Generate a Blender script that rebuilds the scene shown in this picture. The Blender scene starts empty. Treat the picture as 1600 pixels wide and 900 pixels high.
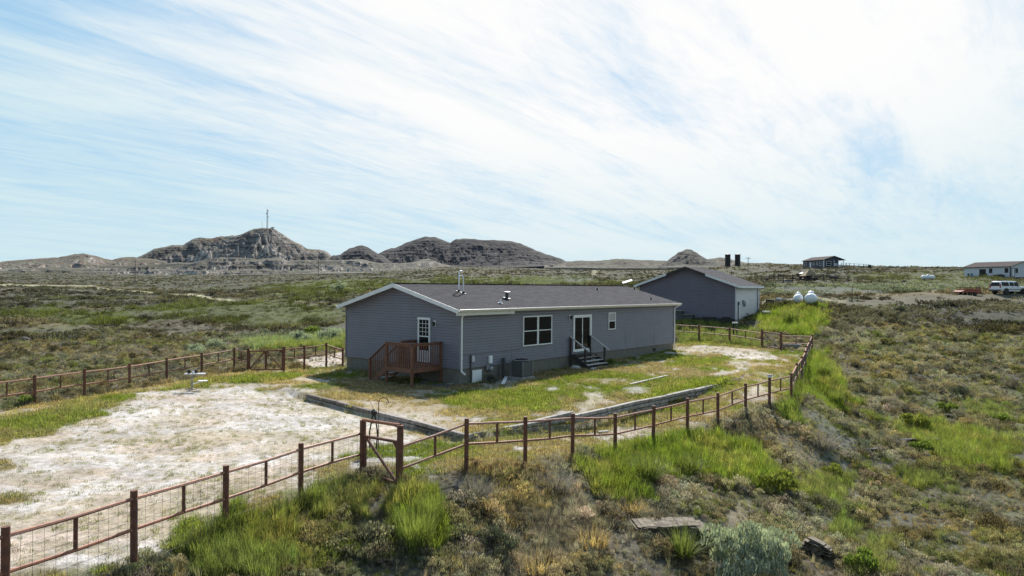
import bpy, math, random
import numpy as np
from mathutils import Vector, Matrix, noise as mnoise
R=math.radians
rnd=random.Random(7)
S=bpy.context.scene
C=bpy.data.collections.new('scene'); S.collection.children.link(C)
# ------------------------------------------------ camera, sky, sun, exposure
F=1087.0; PITCH=0.0019; ROLL=0.0080; CH=4.5
cr,sr=math.cos(ROLL),math.sin(ROLL); cp,sp=math.cos(PITCH),math.sin(PITCH)
FW=Vector((0,cp,-sp)); U0=Vector((0,sp,cp)); X0=Vector((1,0,0))
RT=cr*X0+sr*U0; UP=-sr*X0+cr*U0
cd=bpy.data.cameras.new('camera'); cam=bpy.data.objects.new('camera',cd); C.objects.link(cam)
cd.sensor_width=36; cd.lens=F/1600*36; cd.clip_start=0.1; cd.clip_end=20000
M=Matrix.Identity(4)
for i in range(3): M[i][0]=RT[i]; M[i][1]=UP[i]; M[i][2]=-FW[i]
M[2][3]=CH; cam.matrix_world=M; S.camera=cam
SUN_AZ=R(9.5); SUN_EL=R(43)   # azimuth measured from +Y towards +X
w=bpy.data.worlds.new('World'); S.world=w; w.use_nodes=True
nt=w.node_tree; N=nt.nodes; N.clear()
def nn(nt,t,**k):
    n=nt.nodes.new(t)
    for a,b in k.items():
        if a.startswith('i_'): n.inputs[int(a[2:])].default_value=b
        else: setattr(n,a,b)
    return n
def math_(nt,op,a,b=None,clamp=False):
    n=nt.nodes.new('ShaderNodeMath'); n.operation=op; n.use_clamp=clamp
    for i,v in enumerate((a,b)):
        if v is None: continue
        if isinstance(v,(int,float)): n.inputs[i].default_value=v
        else: nt.links.new(v,n.inputs[i])
    return n.outputs[0]
def smooth(nt,v,a,b,lo=0.,hi=1.):
    n=nt.nodes.new('ShaderNodeMapRange'); n.interpolation_type='SMOOTHSTEP'
    n.inputs[1].default_value=a; n.inputs[2].default_value=b; n.inputs[3].default_value=lo; n.inputs[4].default_value=hi
    nt.links.new(v,n.inputs[0]); return n.outputs[0]
def mixc(nt,f,a,b):
    n=nt.nodes.new('ShaderNodeMix'); n.data_type='RGBA'
    for v,i in ((f,0),(a,6),(b,7)):
        if isinstance(v,(int,float)): n.inputs[i].default_value=v
        elif isinstance(v,tuple): n.inputs[i].default_value=(*v,1)
        else: nt.links.new(v,n.inputs[i])
    return n.outputs[2]
def build_world():
    sky=nn(nt,'ShaderNodeTexSky',sky_type='NISHITA',sun_disc=False,sun_elevation=SUN_EL,sun_rotation=SUN_AZ,altitude=700,air_density=1.0,dust_density=0.6,ozone_density=1.6)
    tc=nn(nt,'ShaderNodeTexCoord'); sep=nn(nt,'ShaderNodeSeparateXYZ'); nt.links.new(tc.outputs['Generated'],sep.inputs[0])
    x,y,z=sep.outputs
    zz=math_(nt,'ADD',math_(nt,'MAXIMUM',z,0.0),0.10)
    px=math_(nt,'DIVIDE',x,zz); py=math_(nt,'DIVIDE',y,zz)
    def plane(ang,sx,sy,off=(0,0,0)):
        c=nn(nt,'ShaderNodeCombineXYZ'); nt.links.new(px,c.inputs[0]); nt.links.new(py,c.inputs[1])
        r=nn(nt,'ShaderNodeMapping'); r.inputs['Rotation'].default_value=(0,0,ang); nt.links.new(c.outputs[0],r.inputs[0])
        m=nn(nt,'ShaderNodeMapping'); m.inputs['Scale'].default_value=(sx,sy,1); m.inputs['Location'].default_value=off; nt.links.new(r.outputs[0],m.inputs[0])
        return m.outputs[0]
    def noi(v,sc,det,rough=.55,dist=0.):
        n=nn(nt,'ShaderNodeTexNoise'); n.inputs['Scale'].default_value=sc; n.inputs['Detail'].default_value=det; n.inputs['Roughness'].default_value=rough; n.inputs['Distortion'].default_value=dist
        nt.links.new(v,n.inputs['Vector']); return n.outputs[0]
    sv=(math.sin(SUN_AZ)*math.cos(SUN_EL),math.cos(SUN_AZ)*math.cos(SUN_EL),math.sin(SUN_EL))
    dp=nn(nt,'ShaderNodeVectorMath',operation='DOT_PRODUCT'); nt.links.new(tc.outputs['Generated'],dp.inputs[0]); dp.inputs[1].default_value=sv
    sun=dp.outputs['Value']
    big=noi(plane(R(-48),.42,.8,(3.1,1.7,0)),1.4,5,.5,.5)
    strk=noi(plane(R(-55),.32,1.9,(1.3,4.2,0)),1.6,8,.60,.9)
    fine=noi(plane(R(-52),.7,2.2,(7,2,0)),4.5,8,.65,1.2)
    v=math_(nt,'ADD',math_(nt,'MULTIPLY',big,.46),math_(nt,'ADD',math_(nt,'MULTIPLY',strk,.60),math_(nt,'MULTIPLY',fine,.30)))
    # cirrus is denser low down and towards the sun
    v=math_(nt,'ADD',v,smooth(nt,sun,.70,.97,0.,.20))
    v=math_(nt,'ADD',v,smooth(nt,z,.35,.0,0.,.05))
    v=math_(nt,'ADD',v,smooth(nt,x,-.15,.45,0.,.05))
    v=math_(nt,'SUBTRACT',v,smooth(nt,z,.42,.9,0.,.22))   # thinner cover overhead, where the layer is crossed straight
    cov=smooth(nt,v,.46,.90,.15,1.0)
    # two thin contrail-like streaks on the cloud plane
    warp=noi(plane(0,1,1),1.8,4)
    def streak(ax,ay,bx,by,wd):
        L=math.hypot(bx-ax,by-ay); nx,ny=-(by-ay)/L,(bx-ax)/L; tx,ty=(bx-ax)/L,(by-ay)/L
        d=math_(nt,'ADD',math_(nt,'ADD',math_(nt,'MULTIPLY',px,nx),math_(nt,'MULTIPLY',py,ny)),-(ax*nx+ay*ny))
        d=math_(nt,'ADD',d,math_(nt,'MULTIPLY',math_(nt,'SUBTRACT',warp,.5),.32))
        t=math_(nt,'ADD',math_(nt,'ADD',math_(nt,'MULTIPLY',px,tx),math_(nt,'MULTIPLY',py,ty)),-(ax*tx+ay*ty))
        a=smooth(nt,math_(nt,'ABSOLUTE',d),wd,0.)
        b=math_(nt,'MULTIPLY',smooth(nt,t,-.3,.1),smooth(nt,t,L+.8,L))
        return math_(nt,'MULTIPLY',math_(nt,'MULTIPLY',a,b),smooth(nt,fine,.2,.55))
    s1=streak(-.84,1.90,.04,2.97,.075); s2=streak(-.34,2.12,.02,2.9,.06); s1=math_(nt,'MAXIMUM',s1,s2)
    scl=nn(nt,'ShaderNodeVectorMath',operation='SCALE'); nt.links.new(sky.outputs[0],scl.inputs[0]); scl.inputs['Scale'].default_value=SKY
    # cirrus scatters forward : bright round the sun, dim on the far side of the sky; the blue follows the same fall
    fwd=smooth(nt,sun,-.35,.55,.60,1.0)
    def sc_(c): 
        q=nn(nt,'ShaderNodeVectorMath',operation='SCALE'); q.inputs[0].default_value=c; nt.links.new(fwd,q.inputs['Scale']); return q.outputs[0]
    zen=smooth(nt,z,.45,.95)
    tint=mixc(nt,zen,sc_(SKYBLUE),sc_((.08,.20,.42)))
    blue=mixc(nt,.82,scl.outputs[0],tint)
    glow=smooth(nt,sun,.62,.88)
    cc=mixc(nt,glow,sc_((.47,.585,.625)),(.70,.70,.695))
    col=mixc(nt,cov,blue,cc)
    col=mixc(nt,math_(nt,'MULTIPLY',s1,.6),col,(.62,.66,.67))
    hz=smooth(nt,z,.24,.0)
    hz=math_(nt,'MULTIPLY',hz,.55)
    col=mixc(nt,hz,col,sc_((.455,.58,.615)))
    bg=nn(nt,'ShaderNodeBackground'); nt.links.new(col,bg.inputs[0]); bg.inputs[1].default_value=1.0
    out=nn(nt,'ShaderNodeOutputWorld'); nt.links.new(bg.outputs[0],out.inputs[0])
SKY=0.075; SKYBLUE=(.20,.42,.63)
build_world()
sl=bpy.data.lights.new('sun','SUN'); so=bpy.data.objects.new('sun',sl); C.objects.link(so)
sl.energy=5.0; sl.angle=R(.55); sl.color=(1,.955,.89)
so.rotation_euler=Vector((math.sin(SUN_AZ)*math.cos(SUN_EL),math.cos(SUN_AZ)*math.cos(SUN_EL),math.sin(SUN_EL))).to_track_quat('Z','Y').to_euler()
so.location=(0,0,60)
S.cycles.use_denoising=True; S.cycles.denoising_prefilter='NONE'; S.cycles.use_adaptive_sampling=False
S.view_settings.view_transform='Standard'; S.view_settings.look='None'; S.view_settings.exposure=0.5; S.view_settings.gamma=1
# ------------------------------------------------ placing helpers: a surveyed picture point at a known distance -> world point
def at(px,py,Y):
    d=FW+(px-800)/F*RT-(py-450)/F*UP
    return Vector((0,0,CH))+d*Y
# ------------------------------------------------ numpy noise
def _h(ix,iy,s):
    n=(ix.astype(np.int64)*374761393+iy.astype(np.int64)*668265263+s*1274126177)&0xffffffff
    n=((n^(n>>13))*1274126177)&0xffffffff
    n=(n^(n>>16))&0xffffffff
    return n/4294967295.0
def vn(x,y,s=0):
    x0=np.floor(x); y0=np.floor(y); fx=x-x0; fy=y-y0; fx=fx*fx*(3-2*fx); fy=fy*fy*(3-2*fy)
    a=_h(x0,y0,s);b=_h(x0+1,y0,s);c=_h(x0,y0+1,s);d=_h(x0+1,y0+1,s)
    return a+(b-a)*fx+(c-a)*fy+(a-b-c+d)*fx*fy
def fbm(x,y,o=4,s=0,g=.5):
    t=0;a=1;n=0
    for i in range(o):
        t=t+a*vn(x*2**i+17.3*i,y*2**i-9.1*i,s+i); n+=a; a*=g
    return t/n
def sst(v,a,b):
    t=np.clip((v-a)/(b-a),0,1); return t*t*(3-2*t)
# ------------------------------------------------ terrain heights from surveyed control points (x, y, z) or (px, py, Y)
CW=[(-6.75,9.3,0),(-6,11.1,0),(-5.3,12.95,-.05),(-4.46,14.8,-.08),(-3.54,16.6,-.02),(-2.5,15.6,-.05),(-1.07,16.8,.05),(.33,18.1,-.1),(1.73,19.4,-.2),
(3.1,20.8,-.47),(4.53,22.1,-.45),(5.9,23.4,-.4),(7.3,24.7,-.33),(8.7,26,-.25),(10.1,27.4,-.2),(11.5,28.7,-.15),(13.2,32,-.08),(15.2,36.5,0),(17.5,41,.1),(19.7,45.6,.32),
(18.3,47.5,.3),(17.8,49.6,.33),(14.5,54,.4),(11.1,47.7,.25),(4.7,53,.5),(-2.37,31.5,.0),(-8.75,36.85,.1),(-5,30,0),(-5.2,27,0),(0,26.5,.02),(4,30,.05),(8,37,.1),(11,40,.1),
(-17.6,25.7,0),(-17,27.7,0),(-16.3,29.8,0),(-15.4,34.7,0),(-13.7,36.2,0),(-10.9,36.6,0),(-9,38,0),(-11,22,-.05),(-9,16,-.05),(-14,18,-.05),(-10,28,0),(-20,21,.0),(-2,19,-.02),(3,24,-.15),(7,28,-.1),
(20,62,1.25),(12.2,66.3,1.25),(26,72,2.0),(17,72,1.9),(15,60,1.0),(-20,16,-.1),
(-9,5,0),(-5,5,-1),(0,5,-1.8),(5,5,-2.4),(9,6,-2.9),(-3.2,11,-.75),(-5.9,9.2,-.3)]
CP=[(300,900,11.4),(500,900,12.7),(800,900,13.6),(1100,900,14.7),(1400,900,16.0),(1600,900,16.8),(1300,750,23.5),(1560,750,24.8),(1100,770,19.0),(900,800,16.5),
(1300,650,33.5),(1560,640,35.8),(1300,570,43),(1500,560,50),(1500,512,66),(1300,503,62),(1400,486,69),(1560,483,76),(1400,470,100),(1230,474,75),(1270,477,70),(1575,461.5,103),(1500,461.5,103),(1400,452,131),(1300,452,127),
(1250,442,165),(1450,438,172),(1550,433.5,185),(1600,433,185),(1650,433,190),(1285,418.3,255),(1200,431,230),(1145,415.5,420),(1168,430,300),(1360,417.5,350),(1450,419.5,390),(1520,421.5,400),(1620,424,400),(1220,421,340),(1160,414.5,440),
(900,421,500),(900,436,250),(800,447,150),(700,430,300),(700,418,560),(560,428.5,500),(560,450,200),(450,470,109),(300,431,550),(300,455,250),(300,480,121),(300,520,71.5),(100,520,70),(100,560,51),(100,600,36.7),
(0,560,50),(0,500,90),(0,450,190),(0,426,500),(100,432,450),(450,428,560),(1000,424,450),(1090,420,450),(-150,600,36),(-150,500,90),(-150,430,450),(1750,640,37),(1750,900,17),(1750,500,80),(1750,440,180),(1750,424,400),(1000,440,230),(1080,430,300),(480,520,75),(420,540,58)]
pts=[(a,b,c) for a,b,c in CW]+[tuple(at(*p)) for p in CP]
for a in (-50,-25,0,25,50):
    for r in (900,2500,7000):
        pts.append((r*math.sin(R(a)),r*math.cos(R(a)),14+.002*r))
P_=np.array(pts)
def uv(x,y):
    az=np.arctan2(x,y); r=np.maximum(np.hypot(x,y),1.5)
    return np.clip(az,-.9,.9)*1.5,np.log(r),az
_pu,_pv,_=uv(P_[:,0],P_[:,1])
def phi(du,dv): return np.sqrt(du*du+dv*dv+.035**2)
_A=phi(_pu[:,None]-_pu[None],_pv[:,None]-_pv[None]); n_=len(P_)
_B=np.zeros((n_+1,n_+1)); _B[:n_,:n_]=_A-np.eye(n_)*2e-3; _B[n_,:n_]=1; _B[:n_,n_]=1
_W=np.linalg.solve(_B,np.append(P_[:,2],0))
TIE1=[(-8.4,28.5),(-1.45,21.0)]
TIE2=[(-1.45,21.0),(1.7,23.1),(4.65,26.3),(10.2,32.4)]
def segd(x,y,a,b):
    ax,ay=a;bx,by=b; L2=(bx-ax)**2+(by-ay)**2
    t=((x-ax)*(bx-ax)+(y-ay)*(by-ay))/L2
    tc=np.clip(t,0,1); d=np.hypot(x-ax-tc*(bx-ax),y-ay-tc*(by-ay))
    side=((bx-ax)*(y-ay)-(by-ay)*(x-ax))   # >0 : left of a->b
    return d,side,t
def inpoly(x,y,poly):
    r=np.zeros(np.shape(x),bool); n=len(poly)
    for i in range(n):
        x1,y1=poly[i];x2,y2=poly[(i+1)%n]
        if y1==y2: continue
        c=((y1>y)!=(y2>y))&(x<(x2-x1)*(y-y1)/(y2-y1)+x1); r^=c
    return r
def sdist(x,y,poly):
    d=np.full(np.shape(x),1e9); n=len(poly)
    for i in range(n): d=np.minimum(d,segd(x,y,poly[i],poly[(i+1)%n])[0])
    return np.where(inpoly(x,y,poly),d,-d)
YARD=[(-9,4),(-6.75,9.3),(-4.46,14.8),(-3.54,16.6),(-2.5,15.6),(-1.07,16.8),(3.1,20.8),(8.7,26),(11.5,28.7),(19.7,45.6),(14.5,54),(-9,38),(-13.7,36.3),(-17.6,25.7),(-24,14),(-26,4)]
def base_h(x,y):
    x=np.asarray(x,float); y=np.asarray(y,float); u,v,az=uv(x,y)
    z=np.zeros(u.shape)+_W[n_]
    for i in range(n_): z+=_W[i]*phi(u-_pu[i],v-_pv[i])
    return z
def h(x,y):
    x=np.asarray(x,float); y=np.asarray(y,float)
    z=base_h(x,y)
    az=np.arctan2(x,y)
    z=z*(1-sst(np.abs(az),1.2,2.8))
    # low terrace step held by the timbers: ground on the fence side is lower
    off=np.zeros(x.shape)
    for P,sgn in ((TIE1,-1),(TIE2,-1)):
        for a,b in zip(P[:-1],P[1:]):
            d,s,t=segd(x,y,a,b); s=s*sgn
            k=np.where(s>0,np.exp(-(d/2.2)**2)*sst(d,0,.1),0)
            off=np.maximum(off,k)
    z=z-.2*off
    yd=sdist(x,y,YARD); o=sst(-yd,0,3)
    r=np.hypot(x,y)
    z=z+o*np.minimum(r/25,4)*((fbm(x/3.1,y/3.1,3,11)-.5)*.30+(fbm(x/.7,y/.7,2,5)-.5)*.10*np.clip(60/r,0,1))
    z=z+(1-o)*((fbm(x/1.2,y/1.2,3,21)-.5)*.05)
    z=z+sst(r,60,300)*(fbm(x/40,y/40,4,31)-.5)*r*.004
    return z
_T=np.geomspace(7,3000,700)
def g(px,py):
    """ground point seen at a picture point"""
    d=FW+(px-800)/F*RT-(py-450)/F*UP
    X=d.x*_T;Y=d.y*_T;Z=CH+d.z*_T
    e=Z-h(X,Y); k=np.argmax(e<0)
    if e[k]>=0: k=len(_T)-1
    k=max(k,1); f=e[k-1]/(e[k-1]-e[k]) if e[k-1]!=e[k] else 0
    t=_T[k-1]+f*(_T[k]-_T[k-1]); return (float(d.x*t),float(d.y*t))
def gz(x,y): return float(h(np.array([x]),np.array([y]))[0])
def G(px,py):
    x,y=g(px,py); return Vector((x,y,gz(x,y)))
# ------------------------------------------------ ground cover map (world polygons) : lush, dry, white dirt, track
def PG(*p): return [g(*q) for q in p]
ZW=[(PG((-60,720),(0,692),(95,668),(190,640),(250,614),(330,603),(430,604),(500,624),(560,647),(640,672),(640,692),(560,700),(470,738),(360,792),(210,858),(100,895),(-60,980)),1.,1.2),
 (PG((425,578),(470,562),(540,548),(546,572),(480,575)),.9,.6),(PG((1054,541),(1100,539),(1180,546),(1216,556),(1215,564),(1165,562),(1100,551),(1054,549)),.8,.4),
 (PG((905,612),(945,612),(948,630),(915,632)),.6,.4),(PG((740,600),(800,594),(812,606),(750,614)),.6,.4),(PG((1140,570),(1165,566),(1170,578),(1145,582)),.6,.4),(PG((1165,600),(1200,598),(1210,625),(1180,625)),.55,.5),
 (PG((540,620),(640,628),(740,655),(720,680),(620,655),(520,628)),.4,.8),(PG((930,680),(1000,668),(1020,685),(940,700)),.7,.5)]
ZG=[(PG((230,612),(330,592),(440,584),(482,586),(430,599),(330,603),(260,613)),1.,.5),(PG((-60,660),(60,640),(150,626),(235,613),(160,648),(60,688),(-60,700)),.5,.9),
 (PG((700,620),(790,602),(860,612),(872,640),(800,647),(740,642),(700,634)),.9,.6),(PG((1000,622),(1040,600),(1080,592),(1140,600),(1100,614),(1030,624)),1.,.6),(PG((1040,572),(1070,560),(1130,562),(1120,573)),.9,.6),
 (PG((830,600),(900,590),(1000,580),(1010,600),(900,640),(840,640)),.25,.8),(PG((760,660),(900,650),(1000,636),(1100,622),(1110,640),(980,672),(900,690),(760,690)),.3,.6),
 (PG((1228,650),(1240,592),(1258,552),(1290,556),(1335,628),(1300,645)),1.,.6),(PG((1186,505),(1195,480),(1230,477),(1282,480),(1295,503),(1275,527),(1190,522)),1.,1.),(PG((1054,500),(1190,515),(1190,545),(1060,538)),.55,1.),
 (PG((915,705),(980,690),(1100,682),(1180,700),(1240,740),(1250,780),(1150,775),(1040,765),(930,780)),.95,.8),(PG((225,905),(250,862),(330,808),(400,782),(480,752),(560,742),(560,800),(450,840),(400,905)),.62,.9),
 (PG((604,830),(615,780),(660,762),(700,795),(695,870),(640,885)),1.,.4),(PG((1370,655),(1470,660),(1600,690),(1600,740),(1480,742),(1420,692)),.75,1.),(PG((1300,520),(1400,530),(1500,520),(1620,500),(1620,565),(1450,575),(1330,562)),.35,3),
 (PG((-60,484),(90,478),(90,496),(-60,494)),.8,3),(PG((90,492),(215,486),(215,506),(100,508)),1.,3),(PG((210,480),(300,468),(540,480),(540,502),(400,512),(250,500)),.75,4),(PG((420,445),(540,436),(640,440),(560,462),(430,472)),.8,6),
 (PG((690,432),(860,434),(860,445),(690,445)),.8,6),(PG((600,438),(1000,441),(1000,446),(600,447)),.6,6),(PG((380,532),(540,520),(540,548),(380,550)),.7,1.),(PG((0,560),(200,560),(200,580),(0,600)),.35,2),(PG((1520,425),(1620,433),(1620,443),(1380,443),(1300,432)),.5,6),
 (PG((1330,880),(1380,850),(1400,900),(1330,900)),.6,.4),(PG((1260,735),(1330,740),(1310,790),(1250,780)),.6,.6),(PG((1290,800),(1340,800),(1330,850),(1280,840)),.6,.5),(PG((230,840),(420,850),(520,880),(500,905),(220,905)),.5,.8),(PG((1400,740),(1480,745),(1500,770),(1420,765)),.5,.8),(PG((1500,625),(1600,640),(1600,665),(1520,650)),.5,1.)]
ZT=[(PG((-60,665),(0,640),(130,620),(370,580),(470,578),(500,600),(440,605),(330,592),(150,622),(0,662)),.9,.5),(PG((480,606),(640,626),(760,650),(720,684),(620,660),(500,625)),.6,.8),(PG((1150,562),(1240,572),(1228,622),(1120,645)),.6,1.),
 (PG((750,770),(850,740),(965,800),(975,860),(900,905),(800,905)),.9,.6),(PG((690,705),(880,700),(910,735),(700,765)),.6,.6),(PG((1130,640),(1230,620),(1300,720),(1200,720)),.45,1.),(PG((1380,640),(1500,655),(1560,690),(1460,690)),.4,1.),
 (PG((870,650),(1120,640),(1100,670),(1000,690),(880,700)),.4,.8),(PG((1190,463),(1400,457),(1620,457),(1620,466),(1400,463),(1190,470)),.45,2),(PG((0,500),(400,520),(540,540),(300,560)),.2,5)]
ZP=[(PG((150,449),(300,460),(430,470),(540,477),(540,479.5),(420,472),(300,463),(150,451)),1.,.8),(PG((-60,443),(150,446),(150,449),(-60,447)),.8,2),(PG((1290,470),(1400,464),(1620,466),(1620,480),(1420,487),(1300,486)),.08,2),
 (PG((924,430),(929,421),(933,421),(932,430)),.5,2),(PG((1190,470),(1320,468),(1320,474),(1190,474)),.6,2)]
ZS=[(PG((1190,446),(1320,443),(1500,444),(1620,446),(1620,458),(1400,456),(1190,462)),1.,4),(PG((380,520),(540,505),(540,535),(440,540),(300,560),(290,545)),.8,1.5),(PG((800,432),(920,430),(930,445),(800,446)),.8,6),(PG((1230,640),(1330,660),(1300,730),(1240,720)),.3,1)]
def zmask(x,y,Z,nx):
    m=np.zeros(x.shape)
    for poly,s,soft in Z:
        xs=[p[0] for p in poly]; ys=[p[1] for p in poly]; pad=soft*2.5
        k=(x>min(xs)-pad)&(x<max(xs)+pad)&(y>min(ys)-pad)&(y<max(ys)+pad)
        if not k.any(): continue
        d=sdist(x[k],y[k],poly)+nx[k]*soft*2.2
        m[k]=np.maximum(m[k],s*sst(d,-soft*.5,soft*.5))
    return m
ZD=[(PG((1290,512),(1310,497),(1400,487),(1500,481),(1620,478),(1620,492),(1500,494),(1400,506),(1300,516)),1.,2.)]
ZB=[(PG((1300,478),(1320,469),(1400,464),(1620,465),(1620,473),(1500,474),(1400,478)),1.,1.)]
def cover(x,y):
    r=np.hypot(x,y); sc=np.clip(r/30,.8,12)
    n1=fbm(x/1.3,y/1.3,4,41)-.5; n2=fbm(x/(1.1),y/(1.1),4,77)-.5
    far=sst(r,50,140)
    n1=n1*(1-far)+(fbm(x/7,y/7,4,42)-.5)*far; n2=n2*(1-far)+(fbm(x/9,y/6,4,78)-.5)*far
    w=zmask(x,y,ZW,n1*1.6); g_=zmask(x,y,ZG,n2*1.6); t=zmask(x,y,ZT,-n1*1.6); p=zmask(x,y,ZP,n1*.3); s=zmask(x,y,ZS,n1)
    return w,g_,t,p,s,n1,n2
# ------------------------------------------------ materials
MAT={}
def bsdf(m): return m.node_tree.nodes['Principled BSDF']
def mat(name,col,rough=.6,var=.12,scale=3.,metal=0.,bump=0.,bscale=40.,stretch=None,dirt=None):
    """procedural paint / wood / metal with mottled colour, grain and wear"""
    if name in MAT: return MAT[name]
    m=bpy.data.materials.new(name); m.use_nodes=True; t=m.node_tree; b=bsdf(m)
    tc=nn(t,'ShaderNodeTexCoord'); mp=nn(t,'ShaderNodeMapping'); t.links.new(tc.outputs['Object'],mp.inputs[0])
    if stretch: mp.inputs['Scale'].default_value=stretch
    n1=nn(t,'ShaderNodeTexNoise'); n1.inputs['Scale'].default_value=scale; n1.inputs['Detail'].default_value=6; n1.inputs['Roughness'].default_value=.65
    t.links.new(mp.outputs[0],n1.inputs['Vector'])
    f=smooth(t,n1.outputs[0],.28,.72)
    lo=tuple(max(0,c*(1-var)) for c in col); hi=tuple(min(1,c*(1+var)) for c in col)
    c=mixc(t,f,lo,hi)
    if dirt:
        n2=nn(t,'ShaderNodeTexNoise'); n2.inputs['Scale'].default_value=scale*.45; n2.inputs['Detail'].default_value=9; n2.inputs['Roughness'].default_value=.7
        t.links.new(mp.outputs[0],n2.inputs['Vector']); c=mixc(t,math_(t,'MULTIPLY',smooth(t,n2.outputs[0],.5,.72),dirt[1]),c,dirt[0])
    t.links.new(c,b.inputs['Base Color']); b.inputs['Roughness'].default_value=rough; b.inputs['Metallic'].default_value=metal
    if bump:
        n3=nn(t,'ShaderNodeTexNoise'); n3.inputs['Scale'].default_value=bscale; n3.inputs['Detail'].default_value=4
        t.links.new(mp.outputs[0],n3.inputs['Vector']); bp=nn(t,'ShaderNodeBump'); bp.inputs['Strength'].default_value=bump; bp.inputs['Distance'].default_value=.02
        t.links.new(n3.outputs[0],bp.inputs['Height']); t.links.new(bp.outputs[0],b.inputs['Normal'])
    MAT[name]=m; return m
SIDING=mat('blue_grey_vinyl',(.188,.183,.222),.42,.06,1.2,bump=.05,bscale=90,dirt=((.16,.16,.16),.35))
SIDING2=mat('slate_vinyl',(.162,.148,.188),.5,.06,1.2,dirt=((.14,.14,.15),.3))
SIDING3=mat('pale_vinyl_and_glare',(.58,.57,.60),.4,.05,1.5,dirt=((.3,.3,.3),.4))  # pale vinyl parts; also holds the glare painted on the garage side wall
WHITE=mat('white_trim',(.82,.83,.84),.45,.05,4,dirt=((.5,.49,.46),.35))
CREAM=mat('cream_gutter',(.68,.66,.60),.45,.06,4,dirt=((.45,.43,.38),.4))
SKIRT=mat('grey_foundation',(.17,.155,.13),.9,.15,3,bump=.2)
REDWOOD=mat('redwood_stain',(.19,.082,.048),.6,.3,6,bump=.3,bscale=30,dirt=((.10,.045,.03),.6))
DKWOOD=mat('dark_weathered_wood',(.055,.045,.042),.8,.3,6,bump=.3)
GREYWOOD=mat('weathered_timber',(.27,.24,.215),.9,.5,6,bump=.6,bscale=18,stretch=(1,1,1),dirt=((.13,.11,.10),.7))
BLEACHED=mat('sunbleached_timber',(.31,.29,.265),.9,.45,6,bump=.6,bscale=18,dirt=((.15,.13,.115),.6))
OLDTIE=mat('dark_railway_tie',(.15,.125,.105),.95,.45,7,bump=.6,dirt=((.30,.27,.24),.6))
TREAD=mat('pale_wood_and_lit_tread',(.46,.44,.42),.8,.2,8,bump=.3)  # pale boards; on stair treads it stands for painted sun and sky light
RUST=mat('rusty_pipe',(.15,.062,.038),.75,.35,9,bump=.4,bscale=60,dirt=((.20,.085,.05),.6))
RUSTRAIL=mat('faded_rust_rail',(.32,.13,.075),.62,.3,9,dirt=((.18,.06,.035),.6))
WIRE=mat('galvanised_wire',(.10,.10,.10),.7,.2,10)
STEEL=mat('grey_steel',(.30,.31,.33),.45,.15,8,metal=.5)
BLACK=mat('black_plastic',(.012,.012,.013),.5,.2,8)
DKGREY=mat('dark_grey_metal',(.07,.075,.08),.5,.2,8,metal=.2)
ACGREY=mat('condenser_grey',(.20,.20,.20),.5,.15,8,metal=.2)
TANKW=mat('white_tank_paint',(.80,.81,.83),.35,.04,3,dirt=((.6,.57,.52),.4))
HAY=mat('old_hay',(.27,.21,.12),.95,.3,5,bump=.8,bscale=12)
STONE=mat('layered_sandstone',(.17,.143,.108),.95,.6,7,bump=.8,bscale=9,stretch=(1,1,3),dirt=((.08,.065,.05),.9))
STONED=mat('dark_shale',(.065,.057,.052),.9,.4,2.5,bump=.8,bscale=9,dirt=((.22,.2,.17),.4))
CONC=mat('concrete_grey',(.36,.35,.33),.9,.15,6,bump=.3)
CURTAIN=mat('pale_blind',(.42,.42,.40),.8,.1,6)
def glass_mat():
    m=bpy.data.materials.new('dark_window_glass'); m.use_nodes=True; b=bsdf(m); t=m.node_tree
    b.inputs['Base Color'].default_value=(.012,.014,.016,1); b.inputs['Roughness'].default_value=.06; b.inputs['IOR'].default_value=1.28
    n=nn(t,'ShaderNodeTexNoise'); n.inputs['Scale'].default_value=1.5; bp=nn(t,'ShaderNodeBump'); bp.inputs['Strength'].default_value=.03
    t.links.new(n.outputs[0],bp.inputs['Height']); t.links.new(bp.outputs[0],b.inputs['Normal']); return m
GLASS=glass_mat()
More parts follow.
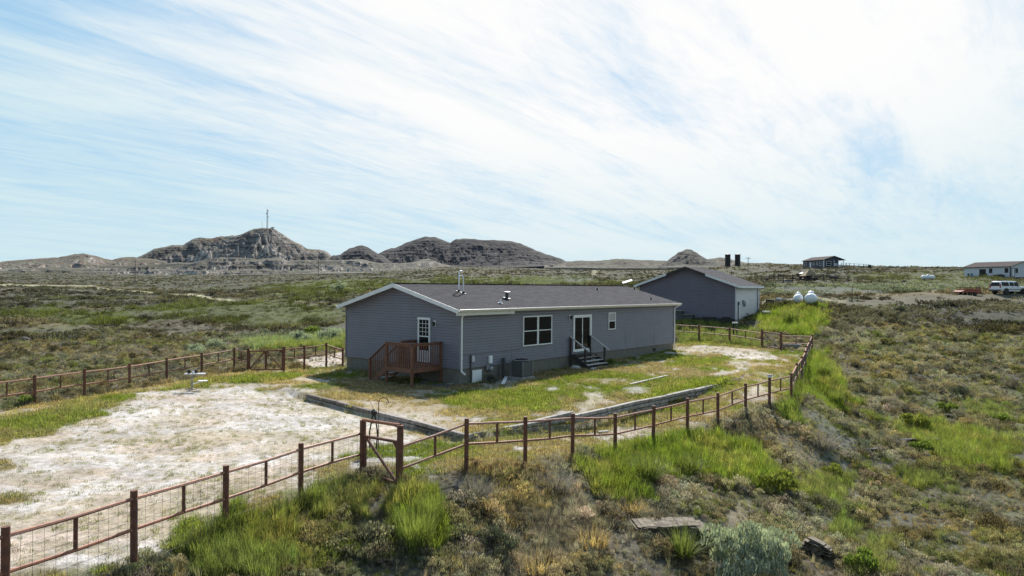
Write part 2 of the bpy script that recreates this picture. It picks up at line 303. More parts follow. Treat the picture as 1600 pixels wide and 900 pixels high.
def shingle_mat(name,ca,cb,sx,sy):
    m=bpy.data.materials.new(name); m.use_nodes=True; t=m.node_tree; b=bsdf(m)
    tc=nn(t,'ShaderNodeTexCoord'); 
    br=nn(t,'ShaderNodeTexBrick'); br.inputs['Scale'].default_value=1; br.inputs['Brick Width'].default_value=sx; br.inputs['Row Height'].default_value=sy; br.inputs['Mortar Size'].default_value=.006; br.inputs['Mortar Smooth'].default_value=.3
    br.inputs['Color1'].default_value=(*ca,1); br.inputs['Color2'].default_value=(*cb,1); br.inputs['Mortar'].default_value=(*[c*.55 for c in ca],1); br.offset=.37
    t.links.new(tc.outputs['Object'],br.inputs['Vector'])
    n=nn(t,'ShaderNodeTexNoise'); n.inputs['Scale'].default_value=1.8; n.inputs['Detail'].default_value=8; n.inputs['Roughness'].default_value=.75; mp=nn(t,'ShaderNodeMapping'); mp.inputs['Scale'].default_value=(.8,2.2,1); t.links.new(tc.outputs['Object'],mp.inputs[0]); t.links.new(mp.outputs[0],n.inputs['Vector'])
    n2=nn(t,'ShaderNodeTexNoise'); n2.inputs['Scale'].default_value=45; n2.inputs['Detail'].default_value=3; t.links.new(tc.outputs['Object'],n2.inputs['Vector'])
    c=mixc(t,math_(t,'MULTIPLY',smooth(t,n.outputs[0],.42,.62),.6),br.outputs[0],tuple(x*1.5 for x in ca))
    c=mixc(t,math_(t,'MULTIPLY',smooth(t,n2.outputs[0],.4,.65),.35),c,tuple(x*.5 for x in ca))
    t.links.new(c,b.inputs['Base Color']); b.inputs['Roughness'].default_value=.95; b.inputs['Specular IOR Level'].default_value=.2
    bp=nn(t,'ShaderNodeBump'); bp.inputs['Strength'].default_value=.4; bp.inputs['Distance'].default_value=.01; t.links.new(n2.outputs[0],bp.inputs['Height']); t.links.new(bp.outputs[0],b.inputs['Normal'])
    return m
SHINGLE=shingle_mat('charcoal_shingles',(.066,.065,.076),(.038,.037,.045),.45,.145)
SHINGLE2=shingle_mat('far_brown_shingles',(.065,.05,.05),(.045,.035,.037),.9,.3)
def ground_mat():
    m=bpy.data.materials.new('prairie_ground'); m.use_nodes=True; t=m.node_tree; b=bsdf(m)
    at_=nn(t,'ShaderNodeAttribute',attribute_name='cover'); tc=nn(t,'ShaderNodeNewGeometry')
    pos=tc.outputs['Position']
    def noi(s,d,r=.6,st=None):
        n=nn(t,'ShaderNodeTexNoise'); n.inputs['Scale'].default_value=s; n.inputs['Detail'].default_value=d; n.inputs['Roughness'].default_value=r
        if st: mp=nn(t,'ShaderNodeMapping'); mp.inputs['Scale'].default_value=st; t.links.new(pos,mp.inputs[0]); t.links.new(mp.outputs[0],n.inputs['Vector'])
        else: t.links.new(pos,n.inputs['Vector'])
        return n.outputs[0]
    a=noi(7,6,.7); c2=noi(38,4,.7); big=noi(.35,6,.65)
    v=math_(t,'ADD',math_(t,'MULTIPLY',smooth(t,a,.3,.7),.55),math_(t,'MULTIPLY',smooth(t,c2,.3,.7),.45))
    k=smooth(t,v,0,1,.62,1.36)
    k=math_(t,'MULTIPLY',k,smooth(t,big,.3,.7,.82,1.18))
    vm=nn(t,'ShaderNodeVectorMath',operation='SCALE'); t.links.new(at_.outputs['Color'],vm.inputs[0]); t.links.new(k,vm.inputs['Scale'])
    t.links.new(vm.outputs[0],b.inputs['Base Color']); b.inputs['Roughness'].default_value=.95; b.inputs['Specular IOR Level'].default_value=.15
    bp=nn(t,'ShaderNodeBump'); bp.inputs['Strength'].default_value=.7; bp.inputs['Distance'].default_value=.06
    hh=math_(t,'ADD',a,math_(t,'MULTIPLY',c2,.35)); t.links.new(hh,bp.inputs['Height']); t.links.new(bp.outputs[0],b.inputs['Normal'])
    return m
# surface colours of the cover
K_SOIL=np.array((.145,.128,.10)); K_SAGE=np.array((.142,.142,.108)); K_GREEN=np.array((.165,.205,.040)); K_DRY=np.array((.34,.265,.145)); K_WHITE=np.array((.50,.468,.445)); K_TRACK=np.array((.33,.31,.19)); K_SILV=np.array((.20,.225,.185))
def mixn(a,b,f): return a*(1-f[:,None])+b*f[:,None]
def ground_col(x,y,ground=False):
    w,g_,t,p,s,n1,n2=cover(x,y); r=np.hypot(x,y)
    yd=sst(sdist(x,y,YARD),-.5,.8)
    c=np.tile(K_SAGE,(len(x),1))*.95
    v=fbm(x/5,y/5,5,91); fr=1-.7*sst(r,35,90); c=mixn(c,K_SOIL*1.1,sst(v,.42,.62)*.75*fr)
    v2=fbm(x/23,y/9,5,97); c=mixn(c,K_GREEN*.75,sst(v2,.52,.66)*.4)
    v3=fbm(x/9,y/5,5,99); c=mixn(c,K_DRY*.7,sst(v3,.54,.68)*.5)
    lawn=mixn(np.tile(np.array((.19,.165,.105)),(len(x),1)),np.array((.33,.27,.19)),sst(fbm(x/1.6,y/1.6,4,61),.42,.62)*.8)
    lawn=mixn(lawn,K_GREEN*.8,sst(fbm(x/2.1,y/1.7,4,62),.52,.62)*.8)
    lawn=mixn(lawn,K_WHITE*.8,sst(fbm(x/1.1,y/1.1,4,63),.54,.66)*.8)
    c=mixn(c,lawn,yd)
    c=c*(1-.14*(1-yd))[:,None]
    vv=(.72+.5*sst(fbm(x/3.3,y/2.6,5,203,.6),.35,.65))*(1-yd)+yd; c=c*vv[:,None]
    c=mixn(c,K_SILV*.8,s*.8)
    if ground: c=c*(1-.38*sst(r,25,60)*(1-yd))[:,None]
    c=mixn(c,K_DRY*(1-.3*(1-yd[:,None])),t*.75); c=mixn(c,K_GREEN*(.72-.3*(1-yd[:,None])*(1. if ground else 0)),g_*.85); c=mixn(c,np.array((.092,.085,.062)),zmask(x,y,ZB,n1)*.92); c=mixn(c,K_TRACK,p*.9)
    wm=w*(1-.8*sst(fbm(x/.42,y/.3,5,66,.65),.44,.64)*sst(fbm(x/2.6,y/2.,3,64),.30,.55)); wm=wm*(1-.6*sst(fbm(x/2.8,y/1.6,4,67),.50,.64))
    wc=mixn(np.tile(K_WHITE,(len(x),1)),np.array((.47,.37,.29)),sst(fbm(x/2,y/1.2,4,68),.46,.66)*.75)
    wc=mixn(wc,np.array((.32,.285,.25)),sst(fbm(x/.5,y/.4,4,69),.54,.7)*.6)
    c=np.where((w>0)[:,None],mixn(mixn(c,np.array((.36,.30,.215)),w*.85),wc,wm),c)
    return c
def mesh_np(name,V,Fq,mt,smooth_=True,cols=None,attr='cover'):
    me=bpy.data.meshes.new(name); me.vertices.add(len(V)); me.vertices.foreach_set('co',np.asarray(V,np.float32).ravel())
    k=Fq.shape[1]; me.loops.add(Fq.size); me.loops.foreach_set('vertex_index',Fq.astype(np.int32).ravel()); me.polygons.add(len(Fq)); me.polygons.foreach_set('loop_start',np.arange(0,Fq.size,k,dtype=np.int32))
    me.update(calc_edges=True)
    if smooth_: me.polygons.foreach_set('use_smooth',np.ones(len(Fq),bool))
    if cols is not None:
        a=me.color_attributes.new(attr,'FLOAT_COLOR','POINT'); a.data.foreach_set('color',np.c_[cols,np.ones(len(cols))].astype(np.float32).ravel())
    me.materials.append(mt); o=bpy.data.objects.new(name,me); return o
def tag(o,label=None,cat=None,group=None,kind=None):
    for k,v in (('label',label),('category',cat),('group',group),('kind',kind)):
        if v: o[k]=v
    return o
def build_ground():
    a1=np.arange(-47,47.01,.21); a0=np.linspace(-180,-47,30)[:-1]; a2=np.linspace(47,180,30)[1:-1]
    A=np.radians(np.concatenate([a0,a1,a2])); Rr=np.concatenate([[.5,2,4,5.5,6.5],np.geomspace(7.5,900,400),np.geomspace(960,9000,24)])
    AA,RR=np.meshgrid(A,Rr); X=(RR*np.sin(AA)).ravel(); Y=(RR*np.cos(AA)).ravel()
    Z=h(X,Y); Z=np.where(np.hypot(X,Y)>1500,Z-5,Z)
    na,nr=len(A),len(Rr); i=np.arange(nr-1)[:,None]*na; j=np.arange(na)[None]; j2=(j+1)%na
    Fq=np.stack([i+j,i+j2,i+na+j2,i+na+j],-1).reshape(-1,4)[:, ::-1]
    o=mesh_np('ground',np.c_[X,Y,Z],Fq,ground_mat(),True,ground_col(X,Y,True)); C.objects.link(o); tag(o,kind='structure')
build_ground()
# ------------------------------------------------ badland buttes and ridges
def butte_mat():
    m=bpy.data.materials.new('banded_badland'); m.use_nodes=True; t=m.node_tree; b=bsdf(m)
    geo=nn(t,'ShaderNodeNewGeometry'); sep=nn(t,'ShaderNodeSeparateXYZ'); t.links.new(geo.outputs['Position'],sep.inputs[0])
    def noi(s,d,st=(1,1,1),r=.6):
        n=nn(t,'ShaderNodeTexNoise'); n.inputs['Scale'].default_value=s; n.inputs['Detail'].default_value=d; n.inputs['Roughness'].default_value=r
        mp=nn(t,'ShaderNodeMapping'); mp.inputs['Scale'].default_value=st; t.links.new(geo.outputs['Position'],mp.inputs[0]); t.links.new(mp.outputs[0],n.inputs['Vector']); return n.outputs[0]
    band=noi(.28,7,(.035,.035,1),.7); band2=noi(.75,5,(.02,.02,1),.6); pat=noi(.03,8,(1,1,1),.7); sp=noi(.25,6,(1,1,1),.75)
    c=mixc(t,smooth(t,band,.42,.58),(.052,.046,.050),(.165,.145,.138))
    c=mixc(t,math_(t,'MULTIPLY',smooth(t,band2,.53,.60),.75),c,(.29,.265,.245))
    c=mixc(t,math_(t,'MULTIPLY',smooth(t,band2,.44,.36),.55),c,(.045,.038,.040))
    att=nn(t,'ShaderNodeAttribute',attribute_name='cover'); sr_=nn(t,'ShaderNodeSeparateColor'); t.links.new(att.outputs['Color'],sr_.inputs[0])
    c=mixc(t,math_(t,'MULTIPLY',smooth(t,sp,.45,.56),sr_.outputs[0]),c,(.46,.43,.39))   # pale clay
    c=mixc(t,math_(t,'MULTIPLY',smooth(t,pat,.45,.6),sr_.outputs[1]),c,(.21,.10,.082))    # burnt red caps
    c=mixc(t,sr_.outputs[2],c,(.030,.030,.040))
    nz=nn(t,'ShaderNodeSeparateXYZ'); t.links.new(geo.outputs['Normal'],nz.inputs[0])
    c=mixc(t,math_(t,'MULTIPLY',math_(t,'MULTIPLY',smooth(t,nz.outputs[2],.72,.93),smooth(t,sp,.40,.55)),math_(t,'SUBTRACT',.85,sr_.outputs[2],True)),c,(.10,.102,.068))
    t.links.new(c,b.inputs['Base Color']); b.inputs['Roughness'].default_value=.97; b.inputs['Specular IOR Level'].default_value=.1
    bp=nn(t,'ShaderNodeBump'); bp.inputs['Strength'].default_value=.9; bp.inputs['Distance'].default_value=1.2; t.links.new(sp,bp.inputs['Height']); t.links.new(bp.outputs[0],b.inputs['Normal'])
    return m
BUTTE=butte_mat()
def butte(name,prof,base,r0,rc,r1,seed,label,cat,pale=.3,red=.0,steps=.5,redtop=0,gul=.16,freq=60,dark=0.):
    """ridge whose crest, at range rc, climbs through surveyed skyline points"""
    xs=np.array([p[0] for p in prof],float); ys=np.array([p[1] for p in prof],float)
    az=np.arctan((np.arange(xs[0],xs[-1]+.1,.8)-800)/F); px=800+F*np.tan(az)
    crest=CH+((448+.008*(px-800))-np.interp(px,xs,ys))*rc/F
    bs=np.array(base,float); zb=CH+((448+.008*(px-800))-np.interp(px,bs[:,0],bs[:,1]))*r0/F
    nf=110; t=np.concatenate([np.linspace(0,1,nf),1+np.linspace(0,1,26)[1:]])
    T,A=np.meshgrid(t,az,indexing='ij'); CR=np.broadcast_to(crest,T.shape); ZB=np.broadcast_to(zb,T.shape)
    rr=np.where(T<=1,r0+(rc-r0)*T,rc+(r1-rc)*(T-1))
    X=rr*np.tan(A); Y=rr
    # gullies cut back into the face, branching with height
    gl=np.abs(fbm(A*freq*.75+fbm(A*30,T*4,4,seed)*3.0,T*2.2,5,seed+1,.55)-.5)*2
    g2=np.abs(fbm(X/13.,Y/30.,4,seed+3,.6)-.5)*2
    tt=np.clip(T,0,1); env=4*tt*(1-tt)
    s=tt+(gl-.30)*gul*1.5*env+(g2-.3)*.12*env
    s=np.clip(s,0,1)
    prof_=.42*s+.58*sst(s,.05,1.0)**1.25
    H=(CR-ZB)
    CR=CR+(fbm(X/7,Y/50,4,seed+21)-.5)*2.2*(T<=1.001); H=(CR-ZB)
    zz=ZB+H*prof_
    # hard beds stand out as ledges
    per=4.2+3*0; q=(zz+14*fbm(X/90,Y/60,4,seed+7))/per; fr=q-np.floor(q); led=(np.floor(q)+sst(fr,.15,.9))*per-14*fbm(X/90,Y/60,4,seed+7)
    zz=zz*(1-steps*env**.4)+led*steps*env**.4
    zz=zz+(fbm(X/9,Y/9,4,seed+9)-.5)*1.6*env
    zz=np.where(T>1,ZB+H*(1-sst(T-1,0,1.1)*1.0)-0*T,zz)
    zz=np.minimum(zz,np.where(T<1,ZB+(CR-ZB)*1.0+ (T-1)*2,zz))
    lim=CH+(CR-CH)*(rr/rc)-.6*(1-T); zz=np.where(T<1,np.minimum(zz,lim),zz)   # the crest itself is the skyline
    # round off both ends
    zz=np.where(T==0,zz-6,zz)
    na,nt_=len(az),len(t); i=np.arange(nt_-1)[:,None]*na; j=np.arange(na-1)[None]
    Fq=np.stack([i+j,i+j+1,i+na+j+1,i+na+j],-1).reshape(-1,4)
    pl=np.clip(pale*(1.15-tt*.75)*2.2*sst(fbm(X/45,Y/45,4,seed+13),.3,.7),0,1); rd=np.clip(red+redtop*sst(tt,.8,.97),0,1)
    cols=np.stack([pl,rd+0*T,dark+0*T],-1).reshape(-1,3)
    o=mesh_np(name,np.stack([X,Y,zz],-1).reshape(-1,3),Fq,BUTTE,False,cols); C.objects.link(o)
    o['kind']='structure'
B_=[(-200,432),(200,436),(400,434),(560,432),(700,424),(880,414),(1000,418),(1700,420)]
butte('butte',[(195,412),(215,402),(240,389),(256,386),(270,382.5),(285,383),(300,373),(312,371),(330,373),(345,369),(366,368),(374,366.5),(388,361),(400,357.5),(408,356.2),(424,356),(432,361),(441,366.5),(456,376),(470,383),(480,388),(492,390),(505,391),(512,394),(520,402),(535,408)],B_,745,900,1100,3,0,0,red=.05,steps=.4,redtop=.9,gul=.2,pale=.75)
butte('butte',[(505,412),(520,399),(532,398),(545,388),(558,384.5),(566,384),(575,386.5),(590,396),(598,399),(612,410)],B_,745,860,960,17,0,0,.2,.0,.3,dark=.6)
butte('butte',[(570,416),(590,397),(605,390),(620,386),(635,379),(650,373.5),(664,370),(680,370.5),(690,374),(703,379.5),(712,373.5),(725,373),(760,375),(800,376.5),(812,380),(832,389),(850,396),(862,400),(875,404),(890,412)],B_,850,1000,1200,29,0,0,.1,.02,.35,gul=.11,dark=.65)
butte('butte',[(1020,424),(1036,412),(1050,402),(1060,394),(1072,389.5),(1080,391),(1092,398),(1105,405),(1120,412),(1135,420)],B_,710,800,880,41,0,0,.15,0,.3,dark=.25)
butte('hills',[(-260,412),(-100,412),(0,409),(40,406),(60,404),(90,402.5),(105,400),(118,396.5),(130,396),(145,399.5),(160,403.5),(175,406),(190,402.5),(212,402),(230,404),(260,408)],[(-260,428),(260,432)],560,820,1000,53,0,0,.9,.5,.35)
butte('hills',[(-120,424),(0,421),(100,418),(150,419),(220,414),(300,410),(330,404),(345,402),(380,404),(400,405),(430,402),(450,407),(480,406),(530,407),(560,405),(600,412),(640,411),(668,405),(690,412),(720,418),(790,420)],[(-120,430),(200,434),(400,430),(560,427),(700,422),(790,420)],510,600,700,67,0,0,1.0,.05,.8,gul=.22,freq=90)
butte('hills',[(850,412),(880,409.5),(905,407.5),(930,408),(950,406.5),(965,404.5),(990,406),(1010,407),(1040,408),(1100,407),(1108,404.5),(1125,402.5),(1140,405),(1165,411),(1200,411),(1230,413),(1290,413),(1340,416),(1380,418),(1480,420),(1560,422),(1650,424),(1800,428)],[(850,418),(1100,420),(1800,432)],600,1050,1300,79,0,0,.4,.1,.4)
# ------------------------------------------------ vegetation meshes
def leafmesh(name,quads,mt):
    """quads : list of 4 points"""
    V=np.array(quads,np.float32).reshape(-1,3); Fq=np.arange(len(V)).reshape(-1,4)
    o=mesh_np(name,V,Fq,mt,False); return o
def foliage_mat(name,base=None,var=.35,trans=.35,rough=.6):
    m=bpy.data.materials.new(name); m.use_nodes=True; t=m.node_tree; b=bsdf(m)
    if base is None:
        a=nn(t,'ShaderNodeAttribute',attribute_name='tint',attribute_type='INSTANCER'); c0=a.outputs['Color']
    else:
        r=nn(t,'ShaderNodeRGB'); r.outputs[0].default_value=(*base,1); c0=r.outputs[0]
    tc=nn(t,'ShaderNodeTexCoord'); n=nn(t,'ShaderNodeTexNoise'); n.inputs['Scale'].default_value=9; n.inputs['Detail'].default_value=3; t.links.new(tc.outputs['Object'],n.inputs['Vector'])
    k=smooth(t,n.outputs[0],.3,.7,1-var,1+var)
    s=nn(t,'ShaderNodeVectorMath',operation='SCALE'); t.links.new(c0,s.inputs[0]); t.links.new(k,s.inputs['Scale'])
    t.links.new(s.outputs[0],b.inputs['Base Color']); b.inputs['Roughness'].default_value=rough; b.inputs['Specular IOR Level'].default_value=.25
    tr=nn(t,'ShaderNodeBsdfTranslucent'); s2=nn(t,'ShaderNodeVectorMath',operation='MULTIPLY'); t.links.new(s.outputs[0],s2.inputs[0]); s2.inputs[1].default_value=(1.5,1.5,.85); t.links.new(s2.outputs[0],tr.inputs[0])
    mx=nn(t,'ShaderNodeMixShader'); mx.inputs[0].default_value=trans; t.links.new(b.outputs[0],mx.inputs[1]); t.links.new(tr.outputs[0],mx.inputs[2])
    out=t.nodes['Material Output']; t.links.new(mx.outputs[0],out.inputs[0]); return m
FOL=foliage_mat('plant_tissue',None,.35,.48)
def blade(q,x,y,az,L,wd,bend,lean):
    """curved tapering blade, 3 quads"""
    dx,dy=math.cos(az),math.sin(az); nx,ny=-dy,dx
    pr=[];a=lean
    px,py,pz=x,y,0.; 
    for i in range(4):
        ww=wd*(1-(i/3)**1.6*.92)*.5
        pr.append(((px-nx*ww,py-ny*ww,pz),(px+nx*ww,py+ny*ww,pz)))
        l=L/3; px+=dx*math.sin(a)*l; py+=dy*math.sin(a)*l; pz+=math.cos(a)*l; a+=bend/3
    for i in range(3): q.append((pr[i][0],pr[i][1],pr[i+1][1],pr[i+1][0]))
def tuft(seed,n,L,wd,spread,lean,bend):
    r=random.Random(seed); q=[]
    for i in range(n):
        a=r.uniform(0,6.28); rr=spread*math.sqrt(r.random())
        blade(q,math.cos(a)*rr,math.sin(a)*rr,a+r.gauss(0,.7),L*r.uniform(.45,1.1),wd*r.uniform(.6,1.3),r.uniform(.1,bend),r.uniform(0,lean))
    return q
def bush(seed,n,rad,ht,leaf,stems=10,fill=.35,up=.7):
    """clump of small leaf faces in an uneven dome, carried on twigs"""
    r=random.Random(seed); q=[]; lob=[]
    for i in range(stems):
        a=r.uniform(0,6.28); e=math.sqrt(r.random())*rad*.75; hh=ht*r.uniform(.45,1.0)*(1-.35*(e/rad)**2)
        lob.append((math.cos(a)*e,math.sin(a)*e,hh,rad*r.uniform(.2,.36)))
        blade(q,math.cos(a)*e*.15,math.sin(a)*e*.15,a,hh*1.05,leaf*.55,.3,math.atan2(e*.8,hh))
    for i in range(n):
        cx,cy,cz,cr_=r.choice(lob); a=r.uniform(0,6.28); u=r.uniform(-.55,1); k=cr_*(fill+(1-fill)*r.random()**.5)
        s=math.sqrt(max(0,1-u*u)); x=cx+math.cos(a)*s*k; y=cy+math.sin(a)*s*k; z=max(.01,cz-cr_*.6+u*k*.9)
        l=leaf*r.uniform(.6,1.4); b2=r.uniform(0,6.28); t=r.uniform(0,1.0)*(1-up)+.15
        dx,dy,dz=math.cos(b2)*math.sin(t),math.sin(b2)*math.sin(t),math.cos(t); nx,ny=-math.sin(b2)*.22,math.cos(b2)*.22
        q.append(((x-nx*l*.6,y-ny*l*.6,z),(x+nx*l*.6,y+ny*l*.6,z),(x+dx*l+nx*l*.8,y+dy*l+ny*l*.8,z+dz*l),(x+dx*l-nx*l*.8,y+dy*l-ny*l*.8,z+dz*l)))
    return q
def twigs(seed,n,rad,ht,wd):
    r=random.Random(seed); q=[]
    for i in range(n):
        a=r.uniform(0,6.28); e=r.random()*rad*.5
        blade(q,math.cos(a)*e,math.sin(a)*e,a+r.gauss(0,.9),ht*r.uniform(.4,1.2),wd,r.uniform(-.5,.9),r.uniform(.2,1.2))
    return q
VEG=bpy.data.collections.new('plant_sources')
def vsrc(name,q): o=leafmesh(name,q,FOL); VEG.objects.link(o); return o
# index order follows the alphabet
vsrc('a_short',tuft(1,26,.13,.012,.12,.5,1.0)); vsrc('b_short',tuft(2,22,.10,.014,.16,.7,1.2))
vsrc('c_tall',tuft(3,46,.55,.013,.16,.35,1.1)); vsrc('d_tall',tuft(4,40,.42,.012,.2,.5,1.4))
vsrc('e_sage',bush(5,330,.30,.34,.045)); vsrc('f_sage',bush(6,260,.24,.26,.04,8)); vsrc('g_low',bush(7,200,.26,.15,.04,9,.2,.3))
vsrc('h_twig',twigs(8,60,.25,.26,.008)); vsrc('i_far',bush(9,70,.5,.30,.12,6,.4,.3)); vsrc('j_fargrass',tuft(10,34,.42,.05,.5,.5,1.0))
def gn_tree():
    t=bpy.data.node_groups.new('scatter_plants','GeometryNodeTree')
    t.interface.new_socket('Geometry',in_out='INPUT',socket_type='NodeSocketGeometry'); t.interface.new_socket('Geometry',in_out='OUTPUT',socket_type='NodeSocketGeometry')
    gi=t.nodes.new('NodeGroupInput'); go=t.nodes.new('NodeGroupOutput'); ip=t.nodes.new('GeometryNodeInstanceOnPoints'); ci=t.nodes.new('GeometryNodeCollectionInfo')
    ci.inputs['Collection'].default_value=VEG; ci.inputs['Separate Children'].default_value=True; ci.inputs['Reset Children'].default_value=True
    def na(nm,ty):
        n=t.nodes.new('GeometryNodeInputNamedAttribute'); n.data_type=ty; n.inputs['Name'].default_value=nm; return n.outputs[0]
    L=t.links.new
    L(gi.outputs[0],ip.inputs['Points']); L(ci.outputs[0],ip.inputs['Instance']); ip.inputs['Pick Instance'].default_value=True
    L(na('idx','INT'),ip.inputs['Instance Index']); L(na('rot','FLOAT_VECTOR'),ip.inputs['Rotation']); L(na('scl','FLOAT_VECTOR'),ip.inputs['Scale']); L(ip.outputs[0],go.inputs[0])
    return t
GN=gn_tree()
def scatter(name,x,y,idx,scl,tint,cat_kind='stuff',seed=0):
    rs=np.random.RandomState(seed+5); n=len(x)
    if n==0: return
    z=h(x,y)-.01
    me=bpy.data.meshes.new(name); me.vertices.add(n); me.vertices.foreach_set('co',np.c_[x,y,z].astype(np.float32).ravel())
    a=me.attributes.new('idx','INT','POINT'); a.data.foreach_set('value',idx.astype(np.int32))
    a=me.attributes.new('rot','FLOAT_VECTOR','POINT'); a.data.foreach_set('vector',np.c_[rs.normal(0,.10,n),rs.normal(0,.10,n),rs.uniform(0,6.28,n)].astype(np.float32).ravel())
    a=me.attributes.new('scl','FLOAT_VECTOR','POINT'); a.data.foreach_set('vector',np.c_[scl,scl,scl*rs.uniform(.75,1.25,n)].astype(np.float32).ravel())
    a=me.color_attributes.new('tint','FLOAT_COLOR','POINT'); a.data.foreach_set('color',np.c_[np.clip(tint,0,1),np.ones(n)].astype(np.float32).ravel())
    o=bpy.data.objects.new(name,me); C.objects.link(o); md=o.modifiers.new('scatter','NODES'); md.node_group=GN; o['kind']='stuff'; return o
HX=np.array((-2.3686,31.5275)); HC,HS=math.cos(.8764),math.sin(.8764)
def house_local(x,y): dx,dy=x-HX[0],y-HX[1]; return dx*HC+dy*HS,-dx*HS+dy*HC
TH=R(28.9); SX=np.array((19.95,62.0))
def shed_local(x,y):  # +u along ridge, +v along gable to the left
    dx,dy=x-SX[0],y-SX[1]; return dx*math.sin(TH)+dy*math.cos(TH),-dx*math.cos(TH)+dy*math.sin(TH)
def blocked(x,y):
    u,v=house_local(x,y); b=(u>-.05)&(u<21.1)&(v>-.05)&(v<8.35); b|=(u>-1.95)&(u<.1)&(v>1.0)&(v<4.1)&False; b|=(u>8.5)&(u<10.7)&(v<.1)&(v>-1.25); b|=(u>2.9)&(u<4.0)&(v<0)&(v>-1.4)
    u,v=shed_local(x,y); b|=(u>-.1)&(u<12.1)&(v>-.1)&(v<9.0)
    return b
def build_veg():
    rs=np.random.RandomState(12)
    def field(n,r0,r1,p):   # density per area falls as r^-p
        u=rs.random_sample(n); q=2-p
        r=(r0**q+u*(r1**q-r0**q))**(1/q) if abs(q)>1e-6 else r0*(r1/r0)**u
        a=rs.uniform(R(-46),R(46),n); return r*np.sin(a),r*np.cos(a),r
    # near and middle ground
    x,y,r=field(215000,8.5,75,1.35); 
    k=~blocked(x,y); x,y,r=x[k],y[k],r[k]; n=len(x)
    w,g_,t,p,s,n1,n2=cover(x,y); yd=sdist(x,y,YARD); inn=yd>.15; u=rs.random_sample(n); clump=fbm(x/.9,y/.9,3,131)
    base=mixn(np.tile(K_SAGE,(n,1)),K_DRY*.72,sst(fbm(x/2.2,y/2.2,3,133),.45,.65)*.75); base=mixn(base,K_GREEN*.8,sst(fbm(x/4,y/3,3,137),.52,.66)*.45); base=mixn(base,np.array((.15,.14,.135)),sst(fbm(x/1.5,y/1.5,3,139),.58,.7)*.8)
    lawn=mixn(np.tile(np.array((.26,.215,.135)),(n,1)),K_GREEN*.85,sst(fbm(x/2.1,y/1.7,4,62)+rs.normal(0,.04,n),.50,.61))
    col=np.where(inn[:,None],lawn,base); col=mixn(col,K_DRY,t*(rs.random_sample(n)<.8)*.85); col=mixn(col,mixn(np.tile(K_GREEN,(n,1)),K_DRY,sst(fbm(x/1.1,y/1.1,3,177)+rs.normal(0,.08,n),.54,.66)*.45),g_*.95); col=mixn(col,K_SILV,s*.8)
    col=np.where(((w>.4)&(g_<.4))[:,None],mixn(np.tile(np.array((.23,.215,.155)),(n,1)),K_GREEN*.8,(rs.random_sample(n)<.22)*1.0),col)
    out0=sdist(x,y,YARD)<.15; stw=sst(fbm(x/1.6,y/1.3,4,191)+rs.normal(0,.06,n),.48,.62)*(g_<.4); col=np.where(out0[:,None],mixn(col*.92,np.array((.33,.28,.205)),stw*.38),col); gt=(fbm(x/2.1,y/1.7,4,193)>.56)&out0&(g_<.4); col=np.where(gt[:,None],col*.35+np.array((.155,.147,.142)),col)
    fc=(1.2-.30*sst(r,18,34)*(x<0)-.12*sst(r,18,34)*(x>=0)); col=np.where((out0&(g_<.4))[:,None],col*fc[:,None]*np.array((1.,1.,1.12)),col); dk=out0&(g_<.4)&((fbm(x/1.4,y/1.2,3,211)>.57)|(rs.random_sample(n)<.10)); col=np.where(dk[:,None],col*.55,col)
    col=np.where((out0&(g_>=.4))[:,None],col*np.array((1.12,1.22,1.)),col)
    hv=rs.uniform(.62,1.42,n)[:,None]*(1+rs.normal(0,.05,(n,3))); col=col*hv
    idx=np.zeros(n,int); scl=np.ones(n); keep=np.ones(n,bool)
    # yard : short cover, sparse on the white dirt
    keep&=~(inn&(w>.3)&(u>.10+.30*(clump>.60))); keep&=~(inn&(w<=.3)&(clump<.40)&(g_<.3)); keep&=~((p>.4)&(u>.25))
    idx=np.where(inn,rs.randint(0,2,n),idx); scl=np.where(inn,rs.uniform(.5,1.15,n)*(1+.5*g_)*(1-.35*np.clip(w*1.5,0,1)),scl)
    out=~inn
    tall=out&((g_>.45)|((t>.5)&(u<.7))|(rs.random_sample(n)<.10)); low=out&~tall
    scl=np.where(tall,rs.uniform(.35,.95,n)*(.45+.6*np.clip(g_+.2*t,0,1)),scl); idx=np.where(tall,rs.randint(2,4,n),idx)
    ch=rs.random_sample(n)+.25*(fbm(x/1.8,y/1.8,3,171)-.5); idx=np.where(low,np.select([ch<.12,ch<.26,ch<.42,ch<.80],[4,5,6,3],7),idx); scl=np.where(low,rs.uniform(.25,.72,n)*(.55+.9*sst(clump,.35,.7)),scl)
    scl=np.where(low&(idx==3),scl*.75,scl)
    col=np.where((low&(idx==3))[:,None],mixn(mixn(np.tile(K_DRY*.9,(n,1)),np.array((.27,.25,.22)),1.0*(rs.random_sample(n)<.4)),K_GREEN,sst(fbm(x/2.7,y/2.7,3,173)+rs.normal(0,.05,n),.50,.64)),col)
    col=np.where((low&(idx==7))[:,None],col*.4+np.array((.23,.21,.19)),col)
    keep&=~(low&(clump<.42)&(u<.55)); keep&=~(low&(w>.4))
    zd=zmask(x,y,ZD,n1); zb=zmask(x,y,ZB,n1); dd=(zd>.4)&low; col=np.where(dd[:,None],np.array((.15,.142,.125))*rs.uniform(.6,1.3,n)[:,None],col); scl=np.where(dd,scl*1.25,scl); keep&=~((zb>.4)&(u<.93))
    scl*=np.clip((r/22)**.35,1,2)
    for nm,mk in (('lawn_grass',inn),('tall_grass',tall),('sagebrush_cover',low)):
        m=mk&keep; scatter(nm,x[m],y[m],idx[m],scl[m],col[m],seed=len(nm))
    # far fields : coarser clumps
    x,y,r=field(90000,68,620,1.7); k=~blocked(x,y); x,y,r=x[k],y[k],r[k]; n=len(x)
    w,g_,t,p,s,n1,n2=cover(x,y)
